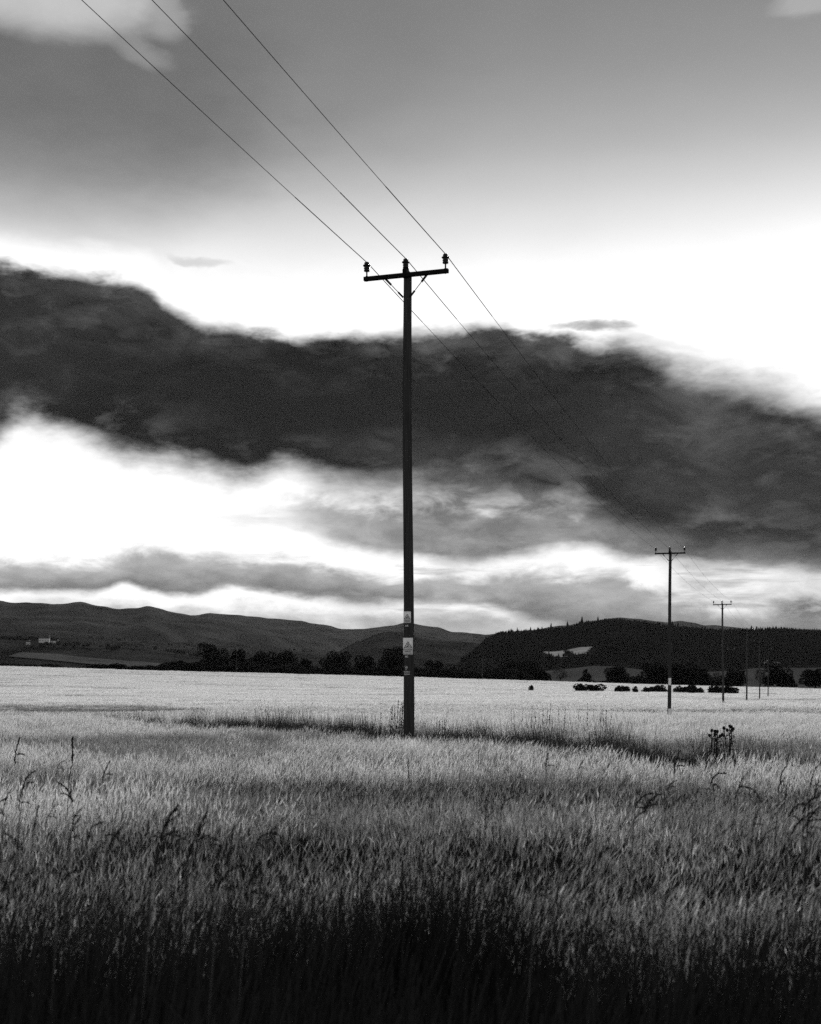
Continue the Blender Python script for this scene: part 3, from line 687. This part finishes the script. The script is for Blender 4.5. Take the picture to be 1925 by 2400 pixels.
# patch behind the lower lettering
tag(near, 'tall dark wooden power pole in the middle with two warning signs and a crossarm', 'pole', 'poles of the power line')
far_proto = None
labels = ['second pole of the power line, with a small white sign low on its shaft', 'third pole of the power line, behind the hedge bushes on the right', 'fourth pole of the power line, its top just reaching the wooded skyline', 'fifth pole of the power line, dark against the wooded hill', 'farthest, smallest pole of the power line at the right']
POLES = {1: (gx, D1, gz, -TH)}
def far_sign(o, z):
    p = MB().box((0, 0, 0), (.075, .002, .19)).obj('warning_sign', M['sign'], o, loc=(0, front_y(z) - .006, z)); faced(p)
for k in range(2, 7):
    d = PD[k]; x = POLE_X(d)
    o = make_pole(False) if far_proto is None else copy_tree(far_proto)
    far_proto = far_proto or o
    if k == 3: pass
    Z = float(ground(x, d)); sc_z = 1.0
    o.location = (x, d, Z); o.rotation_euler = (0, R([0, 0, .4, -.4, .3, -.3, .5][k]), -TH)
    tag(o, labels[k - 2], 'pole', 'poles of the power line'); o.scale = (1, 1, 1.035); POLES[k] = (x, d, Z + .33, -TH)
sec = [o for o in COL.objects if o.name == 'utility_pole.001'][0]
far_sign(sec, 2.62)
far_sign(sec, 1.0)
POLES[0] = (POLE_X(PD[0]), PD[0], float(ground(POLE_X(PD[0]), max(PD[0], 0))), -TH)
# two small poles of another line, far off in the field
for x, d, lb in ((555, 545, 'tiny far pole at the field edge below the left tree line'), (1131, 520, 'tiny far pole at the field edge right of the near pole')):
    X = (x - CX) / F * d; o = copy_tree(far_proto); o.location = (X, d, float(ground(X, d)) + .0); o.rotation_euler = (0, 0, 1.1); tag(o, lb, 'pole', 'small poles of another line far across the field')

# ------------------------------------------------------------------ wires
def attach(k, w):
    x, y, z, a = POLES[k]; lx, ly, lz = [(-.775, -.115, ARM_Z + .145 + .150), (-.03, -.02, 9.57 + .02 + .158), (.775, -.115, ARM_Z + .145 + .150)][w]
    return np.array((x + lx * math.cos(a) - ly * math.sin(a), y + lx * math.sin(a) + ly * math.cos(a), z + lz))
for w in range(3):
    mb = MB(); P = []
    for k in range(6):
        A, B = attach(k, w), attach(k + 1, w); m = 40
        for q in range(m + (k == 5)):
            t = q / m; p = A + (B - A) * t; p[2] -= 4 * .36 * t * (1 - t); P.append(p)
    o = mb.tube(P, .0047, 6).obj('power_line_wire', M['wire'], smooth=True)
    tag(o, ['left-hand overhead wire strung along the pole crossarms', 'middle overhead wire strung over the pole tops', 'right-hand overhead wire strung along the pole crossarms'][w], 'wire', 'overhead wires of the power line')
    P = np.array(P); c = 40
    MB().tube(P[c - 3:c + 4] + (0, 0, .0), .0075, 6).obj('binding', M['wire'], o, True)

# ------------------------------------------------------------------ barley
def plant_tuft(seed, n, rad, wid, ear=True, hgt=1.0, leaves=2, lean=.16, spread=.20, awns=5, eard=1.0, mats=None, hv=.07, mixed=0.0):
    """n stalks of unit height scattered in a disc; slot 0 stalk and leaves, slot 1 ear and awns"""
    r = np.random.default_rng(seed); mb = MB()
    def ribbon(p, w, face, mi):
        p = np.asarray(p); m = len(p); w = np.asarray(w)[:, None]; f = np.asarray(face)[None, :]
        v = np.stack([p - f * w / 2, p + f * w / 2], 1).reshape(-1, 3)
        mb.add(v, [(2 * i, 2 * i + 1, 2 * i + 3, 2 * i + 2) for i in range(m - 1)], mi)
    ncl = max(6, n // 9); cl = r.uniform(-rad, rad, (ncl, 2)); ch = r.normal(size=ncl) * hv * .8; cp = r.random(ncl)
    for i in range(n):
        kc = r.integers(ncl); b = np.array((*(cl[kc] + r.normal(size=2) * rad * .13), 0.)); em = 1 if cp[kc] > mixed else 2
        h = hgt * (1 + float(np.clip(r.normal(), -2, 1.5)) * hv + ch[kc]); th = r.uniform(0, math.pi); face = np.array((math.cos(th), math.sin(th), 0))
        tip = b + np.array((lean * h + r.normal() * spread * h, r.normal() * spread * h, h))
        mid = b + (tip - b) * .55 + np.array((-.03, 0, .03)) * h
        st = wid * .0026
        ribbon([b, mid, tip], [st * 1.3, st * 1.1, st], face, 0)
        for l in range(leaves if ear is False or r.random() < .6 else 0):
            z = r.uniform(.2, .7); s = b + (tip - b) * z; az = r.uniform(0, 6.28); dl = r.uniform(.16, .30); c_ = r.uniform(.25, .8)
            e1 = s + np.array((math.cos(az) * dl * .3 * c_, math.sin(az) * dl * .3 * c_, dl * .6)); e2 = s + np.array((math.cos(az) * dl * .8 * c_, math.sin(az) * dl * .8 * c_, dl * r.uniform(.7, 1.1)))
            ribbon([s, e1, e2], [wid * .004, wid * .005, wid * .0006], np.array((-math.sin(az), math.cos(az), 0)), 0)
        if ear:
            dr = np.array((lean * 1.4 + r.normal() * .22, r.normal() * .22, r.uniform(.6, 1.0))); dr /= np.linalg.norm(dr); el = .06 * eard
            for fc in (face, np.cross(face, dr)):
                fc = fc / (np.linalg.norm(fc) + 1e-9); ribbon([tip - dr * .01, tip + dr * el * .45, tip + dr * el], [wid * .004, wid * .0085, wid * .003], fc, em)
            for k in range(awns):
                ad = dr + r.normal(size=3) * .11; ad /= np.linalg.norm(ad); s = tip + dr * el * r.uniform(.0, 1.0); e = s + ad * r.uniform(.05, .10) * eard
                sd = np.cross(ad, r.normal(size=3)); sd /= np.linalg.norm(sd); w = wid * .0011
                mb.add([s - sd * w, s + sd * w, e], [(0, 1, 2)], em)
    return mb.mesh('barley_tuft', mats or [M['stem'], M['ear'], M['shade_ear']])
GB = [M['shade_stalk'], M['shade_ear'], M['ear']]
kinds = [plant_tuft(100 + k, 300, .25, .52, hgt=.79, awns=6, leaves=1, lean=.12, spread=.10, mixed=.06, eard=.52) for k in range(5)]                                   # 0..4 near, ripe
kinds += [plant_tuft(110 + k, 260, .25, .52, hgt=.76, awns=6, leaves=1, mats=GB, lean=.12, spread=.10, mixed=.04, eard=.52) for k in range(5)]                         # 5..9 near, green
kinds += [plant_tuft(120 + k, 260, .50, 1.0, hgt=.76, awns=5, leaves=1, eard=.7, lean=.12, spread=.10) for k in range(3)]             # 10..12 middle, ripe
kinds += [plant_tuft(130 + k, 260, .50, 1.0, hgt=.76, awns=5, leaves=1, eard=.7, mats=GB, lean=.12, spread=.10) for k in range(3)]    # 13..15 middle, green
kinds += [plant_tuft(140 + k, 260, 1.3, 3.0, hgt=.72, awns=3, leaves=1, eard=1.0, lean=.1, spread=.12) for k in range(3)]               # 16..18 far
kinds += [plant_tuft(150 + k, 260, 1.3, 3.0, hgt=.72, awns=3, leaves=1, eard=1.0, mats=GB, lean=.1, spread=.12) for k in range(3)]      # 19..21 far, green
kinds += [plant_tuft(160 + k, 200, 3.2, 10.0, hgt=.60, awns=2, leaves=1, eard=1.8, lean=.1, spread=.1) for k in range(3)]               # 22..24 farthest
kinds += [plant_tuft(170 + k, 200, 3.2, 10.0, hgt=.60, awns=2, leaves=1, eard=1.8, lean=.1, spread=.1, mats=GB) for k in range(3)]      # 25..27 farthest, green
barley_kinds = variants('barley_kind', kinds)
HALF = .316 * 1.22
def scatter(ya, yb, pitch, v0, nk, green, seed):
    """jittered tile grid between two distances; ripe and green kinds mixed; the darker green imitates shade nearby and in hollows"""
    r = np.random.default_rng(seed); gy = np.arange(ya, yb, pitch); out = []
    for Y in gy:
        w = HALF * Y + 1.5; gxs = np.arange(-w, w + pitch, pitch) + r.uniform(0, pitch); out.append(np.stack([gxs, np.full(len(gxs), Y)], 1))
    P = np.concatenate(out) + r.uniform(-.15, .15, (sum(map(len, out)), 2)) * pitch
    X, Y = P[:, 0], P[:, 1]
    v = r.integers(v0, v0 + nk, len(X))
    if green:
        pg = .60 - np.clip((Y - 4.5) / 7, 0, 1) * .50 + np.clip((4.5 - Y) / .9, 0, 1) - 2.7 * crop_wave(X, Y) + 1.0 * vnoise(X / 30, (Y + .5 * X) / 5, 42) * np.clip((Y - 20) / 20, 0, 1) + .5 * vnoise(X / 1.1, Y / .7, 43)
        v = np.where(r.random(len(X)) * .34 + .33 < pg, v + nk, v)
    return X, Y, v
# the unsown strip of rough grass that crosses the field past the near pole
SDIR = np.array((-.43, .903)); SDIR /= np.linalg.norm(SDIR); SN = np.array((SDIR[1], -SDIR[0]))
def strip(X, Y):
    """signed distance from the strip's middle over its half width (|s|<1 inside), and position along it"""
    rx, ry = X - .2, Y - (D1 - .6); along = rx * SDIR[0] + ry * SDIR[1]; ac = rx * SN[0] + ry * SN[1]
    w = 1.85 + .9 * vnoise(along / 5, along * 0, 81) - np.clip(along - 14, 0, 100) * .035 - np.clip(-along - 2, 0, 14) * .0
    return (ac + .9 * vnoise(along / 9, along * 0 + 4, 82)) / np.maximum(w, .05), along
def verge_edge(X): return 3.7 + .5 * vnoise(X / 1.1, X * 0, 90) + .5 * vnoise(X / .35, X * 0, 91)
XS, YS, VS = [np.concatenate(q) for q in zip(scatter(1.6, 25, .42, 0, 5, True, 1), scatter(24.8, 64, .85, 10, 3, True, 2), scatter(63.5, 190, 2.2, 16, 3, True, 3), scatter(188, 552, 5.2, 22, 3, True, 4))]
s_, al = strip(XS, YS)
thin = .85 * vnoise(XS / 2.2, YS / 2.2, 96) + .5 * vnoise(XS / .7, YS / .7, 98) + np.clip((al - 4) / 40, 0, .5) + np.clip((-al - 6) / 22, 0, .08)
keep = ((s_ ** 2 > (1.0 - np.maximum(thin, -.1)) * (.35 + .9 * rng.random(len(XS)))) | (al > 60)) & (YS > verge_edge(XS))
XS, YS, VS, = XS[keep], YS[keep], VS[keep]
hh = crop_height(XS, YS) / CROP * rng.uniform(.94, 1.06, len(XS))
crop = points_obj('barley_crop', np.stack([XS, YS, ground(XS, YS)], 1), VS, np.stack([rng.normal(size=len(XS)) * .04 * np.clip((80 - YS) / 40, .1, 1) + .34 * vnoise(XS / 1.6, YS / .9, 51) * np.clip((60 - YS) / 35, 0, 1), rng.normal(size=len(XS)) * .04 * np.clip((80 - YS) / 40, .1, 1) + .42 * vnoise(XS / 2.1, YS / 1.0, 52) * np.clip((60 - YS) / 35, 0, 1), rng.uniform(-.25, .25, len(XS))], 1), np.stack([np.ones(len(XS)), np.ones(len(XS)), hh], 1), barley_kinds)
tag(crop, 'pale ripening barley filling the whole field', 'crop', kind='stuff')
# closed canopy below the ears far out, where single stalks cannot be told apart
Yc = np.geomspace(95, 556, 60)
cs = sheet('barley_canopy', [(Y, -.40 * Y, .40 * Y, 120) for Y in Yc], lambda X, Y: ground(X, Y) + crop_height(X, Y) * .80, mat('far barley canopy', .50, .9, var=.25, scale=.5, stretch=(.3, 1, 1), bump=.25))
tag(cs, 'pale barley canopy of the distant field', 'crop', kind='stuff')

# rough grass of the strip and of the verge at the camera's feet
grass_k = [plant_tuft(200 + k, 110, .26, 1.2, ear=False, hgt=.66, leaves=3, lean=.06, spread=.14, mats=[M['weed']], hv=.25) for k in range(5)]
verge_k = [plant_tuft(220 + k, 120, .25, .7, ear=False, hgt=.74, leaves=2, lean=.10, spread=.15, mats=[M['verge']], hv=.12) for k in range(5)]
r = np.random.default_rng(7); nn = 2100
al_ = r.uniform(-26, 62, nn); ac_ = r.uniform(-1.15, 1.15, nn) * 3.0
X = .2 + al_ * SDIR[0] + ac_ * SN[0]; Y = D1 - .6 + al_ * SDIR[1] + ac_ * SN[1]
s2, a2 = strip(X, Y); thin = .85 * vnoise(X / 2.2, Y / 2.2, 96) + .5 * vnoise(X / .7, Y / .7, 98) + np.clip((a2 - 4) / 40, 0, .5) + np.clip((-a2 - 6) / 22, 0, .08)
keep = (np.abs(s2) < 1.10 - np.maximum(thin, -.1)) & (Y > 2); X, Y, a2 = X[keep], Y[keep], a2[keep]
hs = (.99 - .12 * np.clip(-a2 / 8, 0, 1) + .14 * np.clip(-s2[keep], -1, 1) * -1 + .35 * vnoise(X / 1.3, Y / 1.3, 97)) * (1 - .25 * np.exp(-((X - gx) ** 2 + (Y - D1 + 2) ** 2) / 4.0))
st = points_obj('rough_grass', np.stack([X, Y, ground(X, Y)], 1), r.integers(0, 5, len(X)), np.stack([r.normal(size=len(X)) * .05, r.normal(size=len(X)) * .05, r.uniform(0, 6.28, len(X))], 1), np.stack([np.ones(len(X)), np.ones(len(X)), hs], 1), variants('rough_grass_kind', grass_k))
tag(st, 'dark rough grass strip crossing the field around the near pole', 'grass', kind='stuff')
nn = 620; Y = r.uniform(.9, 4.4, nn); X = r.uniform(-1, 1, nn) * (HALF * Y + 1.2); keep = Y < verge_edge(X) + r.uniform(-.1, .35, nn); X, Y = X[keep], Y[keep]
hs = 1 + .3 * vnoise(X / .8, Y / .6, 99)
vg = points_obj('verge_grass', np.stack([X, Y, ground(X, Y)], 1), r.integers(0, 5, len(X)), np.stack([r.normal(size=len(X)) * .06, r.normal(size=len(X)) * .06, r.uniform(-.8, .8, len(X))], 1), np.stack([np.ones(len(X)), np.ones(len(X)), hs], 1), variants('verge_grass_kind', verge_k))
tag(vg, 'long grass of the field verge, toned dark for the dim foreground', 'grass', kind='stuff')

# ------------------------------------------------------------------ tall wild grass heads
def head_mesh(seed, bend, branches):
    """seed head about 1 unit long starting at the origin, rising and bending to +x"""
    r = np.random.default_rng(seed); mb = MB()
    def spike(p, d, l, w):
        d = d / np.linalg.norm(d); a = np.cross(d, (.3, 1, .2)); a /= np.linalg.norm(a); b = np.cross(d, a)
        mb.add([p, p + d * l * .45 + a * w, p + d * l * .45 + b * w, p + d * l * .45 - a * w, p + d * l * .45 - b * w, p + d * l], [(0, 1, 2), (0, 2, 3), (0, 3, 4), (0, 4, 1), (5, 2, 1), (5, 3, 2), (5, 4, 3), (5, 1, 4)])
    def axis(p, ang, bend, l, n, w):
        pts = [np.array(p, float)]
        for k in range(n):
            a = ang + bend * k / n; d = np.array((math.sin(a), r.normal() * .06, math.cos(a))); pts.append(pts[-1] + d * l / n)
            for q in range(3): spike(pts[-1], d + r.normal(size=3) * .20, .17 * r.uniform(.8, 1.2), w * r.uniform(.6, 1.0))
        mb.tube(pts, .008, 4)
        return pts
    pts = axis((0, 0, 0), .12, bend, 1.0, 13, .026)
    for k in range(branches):
        i = r.integers(1, 6); axis(pts[i], .5 + r.uniform(-.2, .9), bend * .8 + .3, r.uniform(.3, .55), 6, .016)
    return mb.mesh('seed_head', M['seed'])
def stalk_mesh(seed, side):
    mb = MB(); mb.tube([(-side * .10, 0, 0), (-side * .06, 0, .4), (-side * .02, 0, .75), (0, 0, 1)], [.0022, .002, .0016, .0012], 5); return mb.mesh('stem', M['gstem'])
HEADS = [head_mesh(1, .4, 2), head_mesh(2, .15, 0), head_mesh(3, 1.1, 1), head_mesh(4, 1.7, 1), head_mesh(5, .7, 3), head_mesh(6, .6, 0)]
HEADS2 = [head_mesh(11, .5, 1), head_mesh(12, .3, 1), head_mesh(13, 1.3, 0), head_mesh(14, 1.4, 2), head_mesh(15, .9, 2), head_mesh(16, .8, 1)]
STALKS = [stalk_mesh(k, 1) for k in range(2)]
GH = [ # x, y of the tip, head kind, head length px, mirrored, label
    (44, 1745, 0, 62, 0, 'lone grass head on a long stem at the far left above the barley'), (180, 1746, 1, 60, 0, 'upright grass head, tallest of the left foreground'), (147, 1790, 3, 26, 0, 'small crooked grass head left of the tall left one'), (176, 1806, 1, 34, 0, 'thin upright spike under the tall left grass head'), (253, 1796, 0, 46, 0, 'dense dark grass head leaning right in the left foreground'),
    (68, 1826, 2, 60, 0, None), (64, 1857, 0, 60, 0, None), (28, 1868, 5, 44, 0, None), (5, 1885, 3, 50, 0, None), (152, 1852, 2, 60, 1, None), (128, 1896, 0, 44, 0, None), (100, 1906, 1, 60, 0, None), (191, 1911, 5, 46, 0, None),
    (187, 1944, 4, 62, 0, None), (229, 1937, 2, 60, 0, None), (258, 1958, 3, 60, 1, None), (281, 1966, 4, 70, 0, None), (403, 1930, 4, 90, 0, None), (372, 1965, 3, 50, 1, None), (488, 1945, 4, 76, 0, None), (518, 1955, 0, 60, 0, None), (566, 1959, 1, 70, 0, None), (303, 1907, 1, 36, 0, None), (626, 1955, 3, 60, 0, None), (14, 1968, 2, 50, 1, None), (250, 1990, 2, 56, 0, None),
    (545, 2044, 3, 80, 0, None), (612, 2068, 4, 90, 0, None), (172, 2062, 2, 80, 0, None), (390, 2030, 2, 60, 0, None),
    (1592, 1775, 0, 54, 0, 'tall lone grass head leaning right, left of the right-hand grasses'), (1580, 1838, 2, 34, 0, 'short grass head low on the stem below the tall leaning one'), (1658, 1826, 1, 40, 1, 'upright dark head, left one of the right foreground pair'), (1682, 1818, 3, 48, 0, 'hooked dark head, right one of the right foreground pair'), (1746, 1829, 0, 40, 0, 'leaning grass head between the hooked pair and the right edge'), (1742, 1856, 2, 40, 0, None), (1762, 1853, 2, 40, 1, 'drooping grass head curved to the left, right foreground'),
    (1843, 1813, 5, 46, 0, 'grass head nodding right above the dense right-hand tuft'), (1841, 1839, 4, 44, 0, None), (1858, 1851, 1, 40, 0, None), (1913, 1809, 1, 50, 0, 'upright grass head close to the right edge'), (1924, 1841, 0, 46, 0, None), (1649, 1857, 5, 30, 0, None), (1872, 1889, 3, 56, 0, None), (1905, 1878, 2, 50, 0, None), (1916, 1894, 4, 50, 0, None), (1916, 1915, 4, 56, 0, None), (1906, 1926, 3, 56, 0, None), (1786, 1912, 0, 54, 0, None), (1812, 1953, 2, 50, 0, None), (1880, 1930, 4, 60, 0, None),
    (1369, 1791, 4, 26, 0, 'small forked grass head right of the middle of the field'), (1293, 1778, 0, 46, 0, 'dark grass head leaning right, right of the near pole'), (1422, 1855, 1, 40, 0, None), (1508, 1868, 3, 56, 0, 'arched drooping grass head, upper of two in the middle right'), (1530, 1876, 2, 60, 0, 'arched drooping grass head, lower of two in the middle right'), (1508, 1914, 2, 40, 0, None),
    (972, 1796, 1, 40, 0, 'single thin grass spike standing in front of the near pole'), (1195, 1877, 2, 44, 0, 'drooping grass head in the centre right foreground'), (1158, 1891, 0, 44, 0, 'upright grass head beside the drooping one, centre right'), (1290, 2070, 3, 70, 0, None), (655, 1945, 2, 40, 0, None)]
LOOK = ['leaning', 'upright', 'arching', 'drooping', 'branched', 'nodding']
def side_of(x): return 'left' if x < 700 else ('right' if x > 1400 else 'middle')
for i, (x, y, hk, lp, mir, lb) in enumerate(GH):
    d = max(1130.0 / (y - 1635), 2.75); X, Y, Z = pt(x, y, d); L_ = lp / F * d * 1.05
    g0 = float(ground(X, d)); o = empty('wild_grass', (X - (.03 if not mir else -.03), d, g0), math.pi if mir else 0)
    side = side_of(x); rank = sorted((q[0], j) for j, q in enumerate(GH) if side_of(q[0]) == side).index((x, i))
    tag(o, lb or 'dark %s wild grass head, %s from the left of those in the %s foreground' % (LOOK[hk], ORD[rank], side), 'grass', 'wild grass heads above the barley, %s' % side, 'thing')
    hd = link('seed_head', (HEADS if i % 2 else HEADS2)[hk], o, (0, 0, max(Z - g0 - L_ * (.8 if hk < 2 else .55), .3))); hd.scale = (L_, L_, L_); hd.rotation_euler = (rng.uniform(-.2, .2), rng.uniform(-.2, .05), rng.uniform(-.6, .6))
    sm = link('stem', STALKS[i % 2], o); sm.scale = (1, 1, hd.location[2])

# ------------------------------------------------------------------ docks and thistles
def dock(x, y, d, n, hgt, label, group, spread=.06, seed=0, thick=1.0):
    X = (x - CX) / F * d; r = np.random.default_rng(seed); Z = float(ground(X, d)); top = EYE - (y - YH) / F * d - Z
    o = empty('dock_plant', (X, d, Z)); tag(o, label, 'plant', group)
    for k in range(n):
        b = np.array((r.normal() * spread, r.normal() * spread, 0)); h = top * r.uniform(.84, 1.0) if k else top
        tip = b + np.array((r.normal() * .05 * h + .03, r.normal() * .05 * h, h)); mb = MB()
        mb.tube([b, (b + tip) / 2 + (r.normal() * .012, 0, 0), tip], [.006 * thick, .005 * thick, .002 * thick], 5)
        for q in range(int(22 * hgt)):
            t = r.uniform(1 - hgt * .6, 1.0); p = b + (tip - b) * t; a = r.uniform(0, 6.28); l = .035 * (1.25 - t) + .008
            mb.tube([p, p + np.array((math.cos(a) * l * .5, math.sin(a) * l * .5, l * .9))], [.005 * thick, .007 * thick], 4)
        mb.obj('stem', M['seed'], o)
    return o
dock(931, 1634, 25.4, 16, .7, 'cluster of tall thin dry stalks close on the left side of the near pole', 'dry weed stalks', .14, 3, .8)
dock(1042, 1672, 23.6, 6, .5, 'small cluster of dry stalks in the dark grass right of the near pole', 'dry weed stalks', .12, 4, .8)
dock(872, 1682, 24.2, 5, .5, 'low cluster of dry stalks in the dark grass left of the near pole', 'dry weed stalks', .16, 5, .7)
for k, (x, y, n, th, lb) in enumerate([(1205, 1664, 2, .7, 'leftmost thin dock stalk in the pale barley right of the near pole'), (1216, 1662, 1, .6, 'second thin dock stalk from the near pole in the pale barley'), (1241, 1654, 2, .9, 'third dock from the near pole in the pale barley'),
        (1273, 1650, 3, 1.1, 'tallest dark dock in the pale barley between the two nearest poles'), (1311, 1660, 1, .8, 'thin dock right of the tallest one in the pale barley'), (1325, 1660, 2, .7, 'thin forked dock midway between the two nearest poles'), (1352, 1662, 2, .8, 'faint dock left of the tall single one'), (1373, 1650, 1, 1.1, 'tall single dock stalk nearer the second pole'), (1403, 1666, 2, 1.1, 'short dock left of the last dark one'), (1418, 1664, 3, 1.2, 'last dark dock before the second pole')]):
    dock(x, y, 30.5 - .02 * k, n, .8, lb, 'dock stalks in the pale barley', .04, 10 + k, th)
def thistle(x, y, d, stems, label, seed):
    X = (x - CX) / F * d; r = np.random.default_rng(seed); Z = float(ground(X, d)); o = empty('thistle', (X, d, Z)); tag(o, label, 'thistle', 'thistles at the strip of rough grass')
    px_ = d / F
    for (sx, sy, heads) in stems:
        top = np.array(((sx - x) * px_, r.normal() * .03, EYE - (sy - YH) * px_ - Z)); b = np.array((top[0] * .3, 0, 0)); st = MB()
        mid = (b + top) / 2 + (r.normal() * .02, 0, 0); st.tube([b, mid, top], [.009, .008, .006], 6); s_o = st.obj('stem', M['seed'], o)
        for q in range(22):
            t = r.uniform(.45, .97); p = b + (top - b) * t; a = r.uniform(0, 6.28); l = r.uniform(.10, .20) * (1.35 - t); e = p + np.array((math.cos(a) * l, math.sin(a) * l, r.uniform(-.02, .06)))
            sd = np.array((-math.sin(a), math.cos(a), .4)) * .011
            MB().add([p, (p + e) / 2 + sd + (0, 0, .02), e, (p + e) / 2 - sd + (0, 0, .02)], [(0, 1, 2, 3)]).obj('leaf', M['seed'], o)
        for q in range(heads):
            hp = top + (0 if q == 0 else 1) * np.array((r.uniform(-.07, .07), r.uniform(-.04, .04), r.uniform(-.12, .02))); hb = MB()
            hb.tube([top - (0, 0, .1), hp], [.004, .004], 4)
            hb.lathe([(.005, -.012), (.016, -.004), (.020, .010), (.015, .024), (.009, .030)], 9, hp)
            for w in range(14):
                a = r.uniform(0, 6.28); e = np.array((math.cos(a), math.sin(a), r.uniform(.2, 1.2))); e /= np.linalg.norm(e)
                sd = np.array((-math.sin(a), math.cos(a), 0)) * .004; hb.add([hp + (0, 0, .012) + sd, hp + (0, 0, .012) - sd, hp + (0, 0, .014) + e * .036], [(0, 1, 2)])
            hb.obj('flower_head', M['seed'], o)
    return o
thistle(1676, 1713, 16.4, [(1668, 1714, 2), (1676, 1716, 2), (1683, 1717, 3)], 'lower bushy thistle with three dark heads, left of the taller one', 5)
thistle(1706, 1703, 16.5, [(1699, 1709, 3), (1712, 1704, 4), (1718, 1714, 1)], 'taller thistle with two stems of dark heads at the right', 6)

# ------------------------------------------------------------------ air
hz = MB().box((0, 4700, 225), (8500, 5300, 345)).obj('haze', [])
hm = bpy.data.materials.new('thin haze'); hm.use_nodes = True; ht = hm.node_tree; ht.nodes.clear()
pv = ht.nodes.new('ShaderNodeVolumePrincipled'); ho = ht.nodes.new('ShaderNodeOutputMaterial'); ht.links.new(pv.outputs[0], ho.inputs['Volume'])
pv.inputs['Color'].default_value = (.9, .9, .9, 1); pv.inputs['Density'].default_value = 0.75e-5
hz.data.materials.append(hm); tag(hz, 'thin pale haze over the valley', 'haze', kind='stuff')
c = scene.cycles; c.max_bounces = 4; c.diffuse_bounces = 3; c.glossy_bounces = 1; c.transmission_bounces = 3; c.volume_bounces = 0; c.adaptive_threshold = .02
c.use_denoising = False
